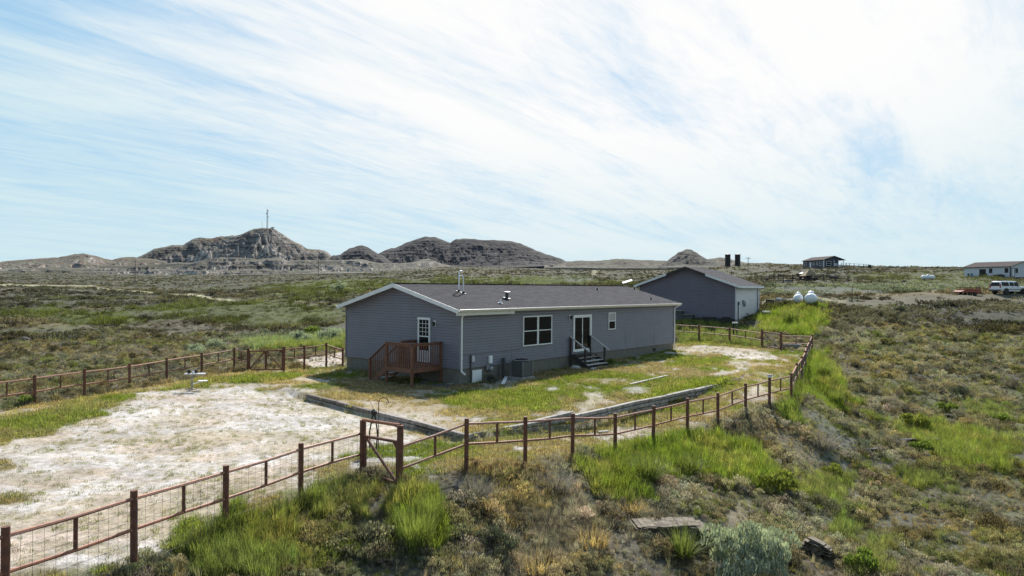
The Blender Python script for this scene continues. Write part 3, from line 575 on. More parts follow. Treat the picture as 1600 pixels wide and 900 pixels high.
    col=ground_col(x,y)*np.array((.84,.83,.98))*rs.uniform(.45,1.15,n)[:,None]*(.7+.6*sst(fbm(x/4,y/4,3,201),.35,.65))[:,None]; cl=fbm(x/6,y/6,4,151); u=rs.random_sample(n)
    keep=~((p>.25)&(u<.97))&~((w>.3)&(u<.8))&((cl>.42)|(u<.35))
    gr=(g_>.4)|(u<.25); idx=np.where(gr,9,8); scl=rs.uniform(.6,1.5,n)*(.6+.9*sst(cl,.4,.65))*np.clip((r/150)**.45,.7,1.4)
    col=np.where((s>.5)[:,None],mixn(col,K_SILV*1.05,s*.7),col); dk=(~gr)&(rs.random_sample(n)<.3); col=np.where(dk[:,None],col*.6,col)
    zd=zmask(x,y,ZD,n1); zb=zmask(x,y,ZB,n1); keep=(keep|((zd>.4)&(u<.9)))&~((zb>.4)&(u<.93)); dd=zd>.4; idx=np.where(dd,5,idx); scl=np.where(dd,rs.uniform(.6,2.0,n),scl*(1-.35*sst(r,150,300))); col=np.where(dd[:,None],np.array((.15,.142,.125))*rs.uniform(.6,1.3,n)[:,None],col)
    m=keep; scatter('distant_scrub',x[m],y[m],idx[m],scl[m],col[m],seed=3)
build_veg()
# ------------------------------------------------ mesh building helpers
class MB:
    def __init__(s,off=(0,0,0)): s.v=[];s.f=[];s.o=Vector(off)
    def _a(s,vs,fs):
        b=len(s.v); s.v+= [tuple(Vector(p)-s.o) for p in vs]; s.f+=[[b+i for i in f] for f in fs]
    def quad(s,*p): s._a(p,[list(range(len(p)))])
    def box(s,c,d,rz=0.):
        cx,cy,cz=c; a,b,e=d[0]/2,d[1]/2,d[2]/2; co,si=math.cos(rz),math.sin(rz)
        P=[(cx+x*co-y*si,cy+x*si+y*co,cz+z) for z in (-e,e) for x,y in ((-a,-b),(a,-b),(a,b),(-a,b))]
        s._a(P,[[3,2,1,0],[4,5,6,7],[0,1,5,4],[1,2,6,5],[2,3,7,6],[3,0,4,7]])
    def bar(s,p,q,w_,h_,up=(0,0,1)):
        p=Vector(p);q=Vector(q);d=(q-p).normalized(); u=Vector(up); 
        if abs(d.dot(u))>.98: u=Vector((0,1,0))
        r=d.cross(u).normalized(); u=r.cross(d).normalized()
        P=[e+r*a*w_/2+u*b*h_/2 for e in (p,q) for a,b in ((-1,-1),(1,-1),(1,1),(-1,1))]
        s._a(P,[[0,1,2,3],[7,6,5,4],[1,0,4,5],[2,1,5,6],[3,2,6,7],[0,3,7,4]])
    def tube(s,p,q,r0,n=8,r1=None):
        p=Vector(p);q=Vector(q);d=(q-p).normalized();u=Vector((0,0,1)) if abs(d.z)<.95 else Vector((1,0,0))
        a=d.cross(u).normalized(); b=a.cross(d).normalized(); r1=r0 if r1 is None else r1
        P=[e+(a*math.cos(2*math.pi*i/n)+b*math.sin(2*math.pi*i/n))*rr for e,rr in ((p,r0),(q,r1)) for i in range(n)]
        s._a(P,[[i,(i+1)%n,n+(i+1)%n,n+i] for i in range(n)]+[list(range(n))[::-1],list(range(n,2*n))])
    def path(s,pts,r,n=6):
        for a,b in zip(pts[:-1],pts[1:]): s.tube(a,b,r,n)
    def lathe(s,c,prof,n=16,axis='z'):
        """prof : list of (radius, height)"""
        c=Vector(c); P=[]
        for r,z in prof:
            for i in range(n):
                a=2*math.pi*i/n; x,y=math.cos(a)*r,math.sin(a)*r
                P.append(c+(Vector((x,y,z)) if axis=='z' else Vector((z,x,y)) if axis=='x' else Vector((x,z,y))))
        m=len(prof); F_=[[k*n+i,k*n+(i+1)%n,(k+1)*n+(i+1)%n,(k+1)*n+i] for k in range(m-1) for i in range(n)]
        F_+=[list(range(n))[::-1],[(m-1)*n+i for i in range(n)]]
        s._a(P,F_)
    def prism(s,poly,d):
        """planar polygon (3-D points) swept by d"""
        n=len(poly); P=[Vector(p) for p in poly]+[Vector(p)+Vector(d) for p in poly]
        s._a(P,[list(range(n))[::-1],list(range(n,2*n))]+[[i,(i+1)%n,n+(i+1)%n,n+i] for i in range(n)])
    def build(s,name,m,parent=None,sm=False,label=None,kind=None):
        me=bpy.data.meshes.new(name); me.from_pydata(s.v,[],s.f); me.materials.append(m)
        import bmesh
        b=bmesh.new(); b.from_mesh(me); bmesh.ops.recalc_face_normals(b,faces=b.faces); b.to_mesh(me); b.free()
        if sm:
            for p in me.polygons: p.use_smooth=True
            me.set_sharp_from_angle(angle=R(40))
        o=bpy.data.objects.new(name,me); C.objects.link(o)
        if parent: o.parent=parent
        if label: o['label']=label
        if kind: o['kind']=kind
        return o
def thing(name,label,cat,loc=(0,0,0),rz=0.,group=None):
    o=bpy.data.objects.new(name,None); o.empty_display_size=.2; C.objects.link(o); o.location=loc; o.rotation_euler=(0,0,rz); tag(o,label,cat,group); return o
def copy_tree(o,parent=None):
    c=o.copy(); C.objects.link(c)
    if parent: c.parent=parent
    for ch in [k for k in C.objects if k.parent==o]: copy_tree(ch,c)
    return c
# ------------------------------------------------ the main house (local frame : x along the long wall, y along the gable, z up)
Z0=.734; LH=21.06; WH=8.3; ZE=2.73; ZR=3.86   # above z=0 at siding bottom
def siding_wall(mb,p0,dirv,out,L,z0,z1,e,top=None,zb=0.):
    """lapped courses; top(u0,u1 fraction)->(a,b) horizontal extent at height z for gables"""
    p0=Vector(p0);d=Vector(dirv);o=Vector(out); z=z0
    while z<z1-1e-4:
        zt=min(z+e,z1); a0,b0=(0,L) if top is None else top(z); a1,b1=(0,L) if top is None else top(zt)
        zm=z+(zt-z)*.66; am,bm=(0,L) if top is None else top(zm)
        P=[p0+d*a0+o*.028+Vector((0,0,z)),p0+d*b0+o*.028+Vector((0,0,z)),p0+d*bm+o*.022+Vector((0,0,zm)),p0+d*am+o*.022+Vector((0,0,zm))]
        mb.quad(*P); mb.quad(P[3],P[2],p0+d*b1+o*.001+Vector((0,0,zt)),p0+d*a1+o*.001+Vector((0,0,zt)))
        mb.quad(p0+d*a0+o*.0+Vector((0,0,z)),p0+d*b0+o*.0+Vector((0,0,z)),P[1],P[0]); z=zt
def gable_ext(W,ze,zr,ov=0):
    def f(z):
        if z<=ze: return (0,W)
        k=(z-ze)/(zr-ze)*W/2; return (min(k,W/2-.001),max(W-k,W/2+.001))
    return f
def roof_half(parent,x0,x1,ye,yr,ze,zr,th,m,name='roof_slope',n=30,lift=.012):
    """stepped shingle courses from the eave to the ridge"""
    mb=MB(); 
    for i in range(n):
        f0,f1=i/n,(i+1)/n; a=(ye+(yr-ye)*f0,ze+(zr-ze)*f0); b=(ye+(yr-ye)*f1,ze+(zr-ze)*f1)
        mb.quad((x0,a[0],a[1]+th+lift),(x1,a[0],a[1]+th+lift),(x1,b[0],b[1]+th),(x0,b[0],b[1]+th))
        mb.quad((x0,a[0],a[1]+th),(x1,a[0],a[1]+th),(x1,a[0],a[1]+th+lift),(x0,a[0],a[1]+th+lift))
    s=[(x0,ye,ze),(x1,ye,ze),(x1,yr,zr),(x0,yr,zr)]
    mb.quad(*s); mb.quad((x0,ye,ze),(x0,yr,zr),(x0,yr,zr+th),(x0,ye,ze+th)); mb.quad((x1,ye,ze),(x1,yr,zr),(x1,yr,zr+th),(x1,ye,ze+th)); mb.quad((x0,ye,ze),(x1,ye,ze),(x1,ye,ze+th),(x0,ye,ze+th))
    return mb.build(name,m,parent)
def win_long(parent,x0,x1,z0,z1,y=0.,split=True,cols=1,curtain=False,fr=.055,blind=False):
    """double-hung window on the long wall (outside is -y)"""
    f=MB(); d=.07
    yy=y-.036
    f.box(((x0+x1)/2,yy,z1-fr/2),(x1-x0,d,fr)); f.box(((x0+x1)/2,yy-.006,z0+fr/2),(x1-x0+.02,d+.012,fr))
    f.box((x0+fr/2,yy,(z0+z1)/2),(fr,d,z1-z0-2*fr)); f.box((x1-fr/2,yy,(z0+z1)/2),(fr,d,z1-z0-2*fr))
    o=f.build('window',WHITE,parent)
    if split:
        s=MB(); s.box(((x0+x1)/2,yy+.004,(z0+z1)/2),(x1-x0-2*fr,d-.012,.045)); s.build('meeting_rail',WHITE,o)
    for a,b in ((z0+fr,(z0+z1)/2-.022),((z0+z1)/2+.022,z1-fr)):
        p=MB(); p.box(((x0+x1)/2,y-.036,(a+b)/2),(x1-x0-2*fr-.002,.008,b-a-.002)); p.build('pane',CURTAIN if (blind and a>(z0+z1)/2-.1) else GLASS,o)
    return o
def build_house():
    T=thing('ranch_house','long blue grey vinyl sided ranch house with charcoal shingle roof in the middle','house',(HX[0],HX[1],Z0),.8764)
    s=MB(); siding_wall(s,(0,0,0),(1,0,0),(0,-1,0),LH,0,ZE-.02,.132); s.build('long_wall_siding',SIDING,T,kind='stuff')
    s=MB(); siding_wall(s,(0,0,0),(0,1,0),(-1,0,0),WH,0,ZR+.02,.132,gable_ext(WH,ZE-.03,ZR+.04)); s.build('gable_siding',SIDING,T,kind='stuff')
    s=MB(); siding_wall(s,(0,WH,0),(1,0,0),(0,1,0),LH,0,ZE-.02,.132); s.build('rear_wall_siding',SIDING,T,kind='stuff')
    s=MB(); siding_wall(s,(LH,0,0),(0,1,0),(1,0,0),WH,0,ZR+.02,.132,gable_ext(WH,ZE-.03,ZR+.04)); s.build('far_gable_siding',SIDING,T,kind='stuff')
    for u in (3.66,7.32,10.98,14.64,18.3):
        s=MB(); s.box((u,-.0235,.40+.132*(int(u)%3)),(.012,.014,.80)); s.build('siding_seam',SIDING,T)
    s=MB(); s.box((2.3,-.03,.62),(4.4,.012,.028)); s.build('siding_joint',SIDING2,T)
    s=MB(); s.box((LH/2,WH/2,-.55),(LH-.04,WH-.04,1.1)); s.build('foundation_skirt',SKIRT,T)
    for x,y in ((0,0),(0,WH),(LH,0),(LH,WH)): s=MB(); s.box((x,y,ZE/2-.02),(.085,.085,ZE-.02)); s.build('corner_trim',SIDING,T)
    o,e=.37,.30; th=.03
    roof_half(T,-o,LH+o,-e,WH/2,ZE+.02-.07,ZR,th,SHINGLE); roof_half(T,-o,LH+o,WH+e,WH/2,ZE+.02-.07,ZR,th,SHINGLE)
    r=MB(); r.bar((-o-.01,WH/2,ZR+th+.012),(LH+o+.01,WH/2,ZR+th+.012),.28,.02); r.build('ridge_cap',SHINGLE,T)
    for x,sg in ((-o-.012,-1),(LH+o+.012,1)):   # rake boards
        for ya,yb in ((-e,WH/2),(WH+e,WH/2)):
            b=MB(); za=ZE-.05; zb=ZR
            b.prism([(x,ya,za+.03),(x,yb,zb+.03),(x,yb,zb-.17),(x,ya,za-.15)],(sg*.022,0,0)); b.build('rake_board',WHITE,T)
            b=MB(); xi=0 if sg<0 else LH
            b.prism([(xi,ya,za-.012),(xi,yb,zb-.012),(xi,yb,zb-.03),(xi,ya,za-.03)],(x-xi,0,0)); b.build('rake_soffit',WHITE,T)
    for ya,yb in ((-e,0),(WH+e,WH)):
        b=MB(); b.box((LH/2,(ya+yb)/2,ZE-.105),(LH+2*o,abs(yb-ya),.012)); b.build('eave_soffit',WHITE,T)
    # gutter with rolled lip
    for y,sg in ((-e,-1),(WH+e,1)):
        b=MB(); L0,L1=-o-.02,LH+o+.02
        pr=[(y,ZE-.02),(y+sg*.012,ZE-.13),(y+sg*.075,ZE-.13),(y+sg*.115,ZE-.06),(y+sg*.12,ZE-.015),(y+sg*.10,ZE-.005),(y+sg*.095,ZE-.03),(y+sg*.07,ZE-.10)]
        b.prism([(L0,a,z) for a,z in pr],(L1-L0,0,0)); b.build('gutter',CREAM,T)
        b=MB(); b.box((LH/2,y+sg*.004,ZE-.09),(LH+2*o,.018,.13)); b.build('fascia',CREAM,T)
    b=MB(); b.box((1.62,-.20,ZE-.20),(3.9,.20,.17)); b.build('frieze_box',CREAM,T,label='deeper cream soffit box at near end of eave')
    def down(x,z1,sg):
        b=MB(); b.bar((x+.25*sg,-e-.06,ZE-.12),(x+.06*sg,-.07,ZE-.36),.07,.055); b.bar((x+.06*sg,-.06,ZE-.34),(x+.06*sg,-.06,z1),.075,.055,(0,1,0)); b.bar((x+.06*sg,-.06,z1+.02),(x+.06*sg+.05,-.26,z1-.12),.075,.055); b.build('downspout',WHITE,T)
    down(.03,-.12,1); down(LH-.06,-.25,1)
    win_long(T,4.54,5.75,.76,2.28) ; win_long(T,5.77,6.97,.76,2.28)
    win_long(T,12.59,13.38,1.26,2.28,blind=True)
    # sliding patio door
    x0,x1,z0,z1=8.95,10.76,.18,2.22
    f=MB(); 
    for c,d in (((x0+.045,-.03,(z0+z1)/2),(.09,.06,z1-z0)),((x1-.045,-.03,(z0+z1)/2),(.09,.06,z1-z0)),(((x0+x1)/2,-.03,z1-.045),(x1-x0-.18,.06,.09)),(((x0+x1)/2,-.035,z0+.03),(x1-x0-.18,.07,.06))): f.box(c,d)
    D=f.build('sliding_door',WHITE,T); D.location=(0,-.018,0)
    for a,b_,yy in ((x0+.09,(x0+x1)/2+.02,-.034),((x0+x1)/2-.02,x1-.09,-.018)):
        f=MB(); za,zb=z0+.062,z1-.092
        f.box((a+.03,yy,(za+zb)/2),(.06,.02,zb-za)); f.box((b_-.03,yy,(za+zb)/2),(.06,.02,zb-za)); f.box(((a+b_)/2,yy,za+.04),(b_-a-.12,.02,.08)); f.box(((a+b_)/2,yy,zb-.03),(b_-a-.12,.02,.06)); f.build('door_leaf',WHITE,D)
        f=MB(); f.box(((a+b_)/2,yy+.003,(za+zb)/2+.01),(b_-a-.122,.008,zb-za-.142)); f.build('pane',GLASS,D)
    f=MB(); f.box(((x0+x1)/2+.0,-.062,1.05),(.025,.03,.22)); f.build('door_handle',STEEL,D)
    # gable door
    ya,yb,z0,z1=1.86,2.69,.17,2.27
    f=MB(); 
    for c,d in (((-.03,ya+.04,(z0+z1)/2),(.07,.08,z1-z0)),((-.03,yb-.04,(z0+z1)/2),(.07,.08,z1-z0)),((-.034,(ya+yb)/2,z1-.05),(.08,yb-ya+.03,.10)),((-.036,(ya+yb)/2,z0+.025),(.09,yb-ya,.05))): f.box(c,d)
    D=f.build('storm_door',WHITE,T); D.location=(-.014,0,0)
    f=MB(); yy0,yy1=ya+.082,yb-.082
    f.box((-.026,(yy0+yy1)/2,z0+.30),(.03,yy1-yy0,.48)); f.build('door_panel',WHITE,D); f=MB(); f.box((-.03,(yy0+yy1)/2,(z0+z1)/2+.16),(.035,yy1-yy0,.05)); f.build('lock_rail',WHITE,D)
    f=MB()
    for k in range(4): f.box((-.046,yy0+.09+k*(yy1-yy0-.18)/3,z0+.30),(.012,.05,.42))
    f.build('panel_ribs',SIDING3,D)
    for a,b_ in ((z0+.54,(z0+z1)/2+.13),((z0+z1)/2+.19,z1-.10)):
        f=MB(); f.box((-.02,(yy0+yy1)/2,(a+b_)/2),(.01,yy1-yy0,b_-a)); f.build('pane',GLASS,D)
    f=MB(); a,b_=(z0+z1)/2+.19,z1-.10
    for k in (1,2): f.box((-.028,yy0+(yy1-yy0)*k/3,(a+b_)/2),(.01,.02,b_-a))
    for k in (1,2,3): f.box((-.0285,(yy0+yy1)/2,a+(b_-a)*k/4),(.012,yy1-yy0,.018))
    f.build('muntins',WHITE,D)
    f=MB(); f.tube((-.05,yb-.12,1.15),(-.10,yb-.12,1.15),.03); f.build('door_handle',STEEL,D)
    # lanterns
    for (x,y,z),(dx,dy) in (((-.0,1.58,2.02),(-1,0)),((8.68,0,2.12),(0,-1))):
        f=MB(); f.box((x+dx*.02,y+dy*.02,z),(.04 if dx else .15,.15 if dx else .04,.26)); o_=f.build('porch_light',WHITE,T)
        f=MB(); f.lathe((x+dx*.10,y+dy*.10,z-.12),[(.03,0),(.06,.04),(.07,.16),(.03,.21)],10); f.build('lantern',BLACK,o_)
    # skirting access panel, vents, utility boxes
    f=MB(); f.box((1.16,-.03,-.42),(.64,.03,.60)); f.build('access_panel',WHITE,T)
    f=MB(); f.box((18.35,.0,-.28),(.32,.06,.20)); v=f.build('crawl_vent',BLACK,T)
    f=MB(); f.tube((.70,-.07,-.75),(.70,-.07,.62),.03); f.build('conduit',DKGREY,T)
    f=MB(); f.box((.84,-.06,.42),(.18,.10,.26)); f.build('disconnect_box',SIDING3,T)
    f=MB(); f.box((2.06,-.06,.30),(.22,.10,.36)); f.build('phone_box',WHITE,T)
    f=MB(); f.lathe((2.02,-.12,-.14),[(.05,-.12),(.12,-.08),(.12,.10),(.06,.14)],12,'y'); f.box((1.84,-.07,-.06),(.18,.10,.22)); f.build('gas_meter',STEEL,T)
    f=MB(); f.tube((2.66,-.10,-.75),(2.66,-.10,-.05),.03); f.tube((2.97,-.12,-.8),(2.97,-.12,.15),.05); f.box((2.97,-.12,.2),(.12,.10,.22)); f.build('riser_pipes',DKGREY,T)
    # roof furniture
    sl=(ZR-(ZE-.05))/(WH/2+.3)
    def rz(y): return ZE-.05+.045+(y+.3)*sl
    def flash(x,y,w=.34):
        w*=.75 
        f=MB(); f.prism([(x-w/2,y-w/2,rz(y-w/2)),(x+w/2,y-w/2,rz(y-w/2)),(x+w/2,y+w/2,rz(y+w/2)),(x-w/2,y+w/2,rz(y+w/2))],(0,0,.02)); return f
    def onroof(px,py):
        # point of the near roof plane seen there
        d=FW+(px-800)/F*RT-(py-450)/F*UP; o_=Vector((0,0,CH))
        best=None
        for i in range(4000):
            t=28+i*.006; p=o_+d*t; u,v=house_local(p.x,p.y); zz=p.z-Z0
            if -.3<=v<=WH/2+.3 and zz<=rz(v): return u,v
        return None
    for px,py,hh,hk in ((717,455.5,.98,1),(724,458.5,.78,2)):
        q=onroof(px,py) or (1.5,3.)
        x,y=q; z=rz(y); f=flash(x,y,.3); f.lathe((x,y,z-.02),[(.10,0),(.05,.12)],10); p=f.build('vent_boot',BLACK,T)
        f=MB(); f.tube((x,y,z),(x,y,z+hh),.035,10)
        if hk==1: f.path([(x,y,z+hh),(x+.05,y-.02,z+hh+.07),(x+.14,y-.06,z+hh+.06),(x+.18,y-.08,z+hh+.0)],.035,8)
        else: f.path([(x,y,z+hh),(x-.04,y+.02,z+hh+.08),(x-.12,y+.05,z+hh+.12),(x-.20,y+.08,z+hh+.08),(x-.24,y+.1,z+hh-.02)],.035,8)
        f.build('vent_pipe',WHITE,p,sm=True)
    x,y=onroof(792,466) or (4,2.5); z=rz(y); f=flash(x,y,.42); p=f.build('flue_flashing',DKGREY,T)
    f=MB(); f.tube((x,y,z),(x,y,z+.28),.09,12); f.build('flue',DKGREY,p,sm=True); f=MB(); f.lathe((x,y,z+.26),[(.10,0),(.20,.01),(.20,.07),(.10,.10)],14); f.build('flue_cap',STEEL,p,sm=True)
    for px,py,hh in ((782,474,.20),(933,452.5,.10),(991,452,.12),(1017,467.5,.08)):
        q=onroof(px,py)
        if not q: continue
        x,y=q; z=rz(y); f=flash(x,y,.26); p=f.build('pipe_flashing',DKGREY,T); f=MB(); f.tube((x,y,z),(x,y,z+hh),.04,8); f.lathe((x,y,z),[(.09,0),(.05,.1)],8); f.build('stub_vent',BLACK if px!=782 else WHITE,p)
    return T
build_house()
def HW(x,y,z): # house local -> world
    return Vector((HX[0]+x*HC-y*HS,HX[1]+x*HS+y*HC,Z0+z))
# satellite dish behind the ridge
def dish():
    p=at(980,441.5,53); z0=gz(p.x,p.y); T=thing('satellite_dish','small white flat satellite dish on a pole behind the house roof end','antenna',(p.x,p.y,z0)); hh=p.z-z0
    f=MB(); f.tube((0,0,-.2),(0,0,hh),.03); f.build('mast',DKGREY,T)
    f=MB(); f.prism([(-.36,-.18,hh-.10),(.36,-.18,hh+.12),(.36,.18,hh+.22),(-.36,.18,hh)],(0,0,.04)); f.build('dish_panel',WHITE,T)
dish()
# ------------------------------------------------ deck with stairs on the gable
def deck():
    T=thing('wooden_deck','red stained wooden porch deck with railings under the white gable door','deck',(HX[0],HX[1],Z0),.8764)
    D,y0,y1,zf=1.83,1.14,2.85,.12; zr=zf+1.04; gd=-.95
    posts=[(-D,y0),(-D,y1),(-.05,y0),(-.05,y1)]
    for x,y in posts:
        f=MB(); f.box((x,y,(gd+zr)/2),(.10,.10,zr-gd)); f.build('post',REDWOOD,T)
    n=13
    for i in range(n):
        x=-D+.06+(D-.08)*i/(n-1); f=MB(); f.box((x,(y0+y1)/2,zf-.015+.002*(i%2)),((D)/(n)-.012,y1-y0+.06,.03)); f.build('deck_board',REDWOOD,T)
    for a,b in (((-D-.065,y0-.05),(-D-.065,y1+.05)),((-D,y0-.065),(0,y0-.065)),((-D,y1+.065),(0,y1+.065))):
        f=MB(); f.bar((a[0],a[1],zf-.13),(b[0],b[1],zf-.13),.035,.20); f.build('rim_joist',REDWOOD,T)
    def rail(a,b):
        f=MB(); f.bar((a[0],a[1],zr+.02),(b[0],b[1],zr+.02),.14,.036); f.build('top_rail',REDWOOD,T)
        f=MB(); f.bar((a[0],a[1],zr-.06),(b[0],b[1],zr-.06),.035,.085); f.build('under_rail',REDWOOD,T)
        L=math.hypot(b[0]-a[0],b[1]-a[1]); k=int(L/.135)
        for i in range(1,k):
            t=i/k; x,y=a[0]+(b[0]-a[0])*t,a[1]+(b[1]-a[1])*t; f=MB(); f.box((x,y,(zf-.18+zr-.10)/2),(.036,.036,zr-.10-zf+.18)); f.build('baluster',REDWOOD,T)
    rail((-D-.02,y0),(-D-.02,y1)); rail((-D,y0-.02),(-.02,y0-.02)); rail((-.92,y1+.02),(-.02,y1+.02))
    f=MB(); f.box((-.92,y1,(zf-.2+zr)/2),(.09,.09,zr-zf+.2)); f.build('post',REDWOOD,T)
    # stair runs down along +y from the outer half of the deck
    ns=4; run=1.20; x0s,x1s=-D,-.92
    for i in range(1,ns+1):
        y=y1+run*(i-.5)/ns; z=zf-(zf-gd+.05)*i/(ns+1)
        for q in (0,1):
            f=MB(); f.box(((x0s+x1s)/2,y-.07+.145*q,z),(x1s-x0s-.08,.135,.036)); f.build('stair_tread',TREAD if i<4 else REDWOOD,T)  # pale wood paints the sky's reflection on the upper treads
    for x in (x0s,x1s):
        f=MB(); f.bar((x,y1+.0,zf-.15),(x,y1+run+.1,gd+.05),.045,.24); f.build('stringer',REDWOOD,T)
        f=MB(); f.box((x,y1+run,(gd+gd+1.25)/2),(.09,.09,1.25)); f.build('post',REDWOOD,T)
        f=MB(); f.bar((x,y1,zr),(x,y1+run+.08,gd+1.22),.11,.04); f.build('stair_handrail',REDWOOD,T)
        for i in range(1,9):
            t=i/9; y=y1+run*t; a=zf-.15+(gd+.05-zf+.15)*t; b=zr+(gd+1.22-zr)*t; f=MB(); f.box((x,y,(a+b)/2),(.036,.036,b-a)); f.build('baluster',REDWOOD,T)
deck()
# ------------------------------------------------ back steps
def steps():
    T=thing('door_steps','dark weathered wooden steps with sunlight painted on the lower treads below the sliding patio door','steps',(HX[0],HX[1],Z0),.8764)
    xa,xb=8.68,10.58; zt=.06; zg=-.70; N_=4
    f=MB(); f.box(((xa+xb)/2,-.23,zt-.02),(xb-xa,.44,.04)); f.build('landing',DKWOOD,T)
    for i in range(N_):
        y=-.57-i*.24; z=zt-.17*(i+1)
        f=MB(); f.box(((xa+xb)/2+.05*i,y,z),(xb-xa+.05,.28,.04)); f.build('tread',TREAD if i else GREYWOOD,T)  # sunlight painted on the lower treads by paler wood, shaded top one greyer
        f=MB(); f.box(((xa+xb)/2,y+.13,z-.07),(xb-xa-.12,.02,.10)); f.build('riser',DKWOOD,T)
    for x in (xa-.02,xb+.02):
        f=MB(); f.bar((x,-.4,zt-.15),(x,-1.45,zg-.06),.045,.24); f.build('stringer',DKWOOD,T)
        for y,z1 in ((-.10,zt+.96),(-1.05,zt+.40)):
            f=MB(); f.box((x,y,(zg-.2+z1)/2),(.09,.09,z1-zg+.2)); f.build('post',DKWOOD,T)
        f=MB(); f.bar((x,.0,zt+1.03),(x,-1.32,zt+.24),.10,.045); f.build('handrail',TREAD,T)
steps()
def condenser():
    p=HW(3.45,-.85,0); z=gz(p.x,p.y); T=thing('air_conditioner','grey louvred air conditioner unit on a pad beside the long wall','air conditioner',(p.x,p.y,z),.8764)
    f=MB(); f.box((0,0,.06),(1.05,1.05,.14)); f.build('pad',CONC,T)
    f=MB(); f.box((0,0,.56),(.80,.80,.80)); f.build('coil_core',DKGREY,T)
    for k in range(18):
        z=.20+k*.042; f=MB(); f.box((0,0,z),(.88,.88,.018)); f.build('louvre',ACGREY,T)
    for sx in (-1,1):
        for sy in (-1,1): f=MB(); f.box((sx*.44,sy*.44,.55),(.06,.06,.84)); f.build('corner_post',ACGREY,T)
    f=MB(); f.lathe((0,0,.97),[(.60,0),(.62,.02),(.60,.05),(.40,.05),(.40,.03)],4); o=f.build('top_cover',ACGREY,T); o.rotation_euler=(0,0,0)
    f=MB(); f.lathe((0,0,1.0),[(.36,0),(.36,.05),(.06,.09),(.0,.09)],20); f.build('fan_grille',BLACK,T)
    T.scale=(.84,.84,.9)
condenser()
# ------------------------------------------------ the shed (local frame : x along ridge, y along gable to the left)
def shed():
    ang=math.atan2(math.cos(TH),math.sin(TH)); zb=1.20
    T=thing('garage_building','tall slate grey gabled garage standing behind the house','garage',(SX[0],SX[1],zb),ang)
    L,W,ze,zr=12.0,8.9,3.62,5.22
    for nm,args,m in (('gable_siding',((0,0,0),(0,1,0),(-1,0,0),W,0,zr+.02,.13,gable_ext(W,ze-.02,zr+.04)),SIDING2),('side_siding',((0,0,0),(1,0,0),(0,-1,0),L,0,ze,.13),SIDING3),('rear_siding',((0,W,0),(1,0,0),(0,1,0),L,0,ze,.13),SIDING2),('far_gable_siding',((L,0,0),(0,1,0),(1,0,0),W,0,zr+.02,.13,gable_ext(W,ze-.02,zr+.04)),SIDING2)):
        s=MB(); siding_wall(s,*args); s.build(nm,m,T,kind='stuff',label='grey siding with sky glare painted into its pale colour' if m is SIDING3 else None)  # side wall takes paler siding: grazing sky glare painted into its colour
    s=MB(); s.box((L/2,W/2,-.4),(L-.04,W-.04,.86)); s.build('foundation',CONC,T)
    
    for x in (0,L): s=MB(); s.box((x,0,ze/2),(.10,.10,ze)); s.build('corner_trim',SIDING3,T)
    o,e=.45,.42; zz=ze-.13
    roof_half(T,-o,L+o,-e,W/2,zz,zr+.03,.03,SHINGLE); roof_half(T,-o,L+o,W+e,W/2,zz,zr+.03,.03,SHINGLE)
    for ya,yb,part in ((-e,W/2,.62),(W+e,W/2,.64)):
        # white rake board stops short of the peak, bare dark wood above
        za,zb_=zz,zr+.03; ym=ya+(yb-ya)*part; zm=za+(zb_-za)*part; x=-o-.012
        b=MB(); b.prism([(x,ya,za+.03),(x,ym,zm+.03),(x,ym,zm-.17),(x,ya,za-.16)],(-.024,0,0)); b.build('rake_board',WHITE,T)
        b=MB(); b.prism([(x,ym,zm+.03),(x,yb,zb_+.03),(x,yb,zb_-.16),(x,ym,zm-.16)],(-.02,0,0)); b.build('bare_rake_board',DKWOOD,T,label='bare dark rake board at the peak')
        b=MB(); b.prism([(0,ya,za-.02),(0,yb,zb_-.02),(0,yb,zb_-.04),(0,ya,za-.04)],(-o,0,0)); b.build('rake_soffit',WHITE,T)
    for ya,yb in ((-e,0),(W+e,W)):
        b=MB(); b.box((L/2,(ya+yb)/2,zz-.06),(L+2*o,abs(yb-ya),.012)); b.build('eave_soffit',WHITE,T)
    for y,sg in ((-e,-1),(W+e,1)):
        b=MB(); b.box((L/2,y+sg*.012,zz-.05),(L+2*o,.025,.17)); b.build('fascia',WHITE,T)
    b=MB(); b.box((3.2,-.09,2.05),(.5,.16,.36)); b.box((3.6,-.1,1.85),(.3,.2,.5)); b.build('electrical_box',STEEL,T)
    b=MB(); b.tube((.9,-.06,0),(.9,-.06,1.9),.04); b.box((.9,-.09,1.95),(.14,.12,.3)); b.build('conduit',DKGREY,T)
    b=MB(); b.tube((L-1.2,-.06,0),(L-1.2,-.06,ze-.3),.06); b.build('downspout',STEEL,T)
shed()
def SW(u,v): return (SX[0]+u*math.sin(TH)-v*math.cos(TH),SX[1]+u*math.cos(TH)+v*math.sin(TH))
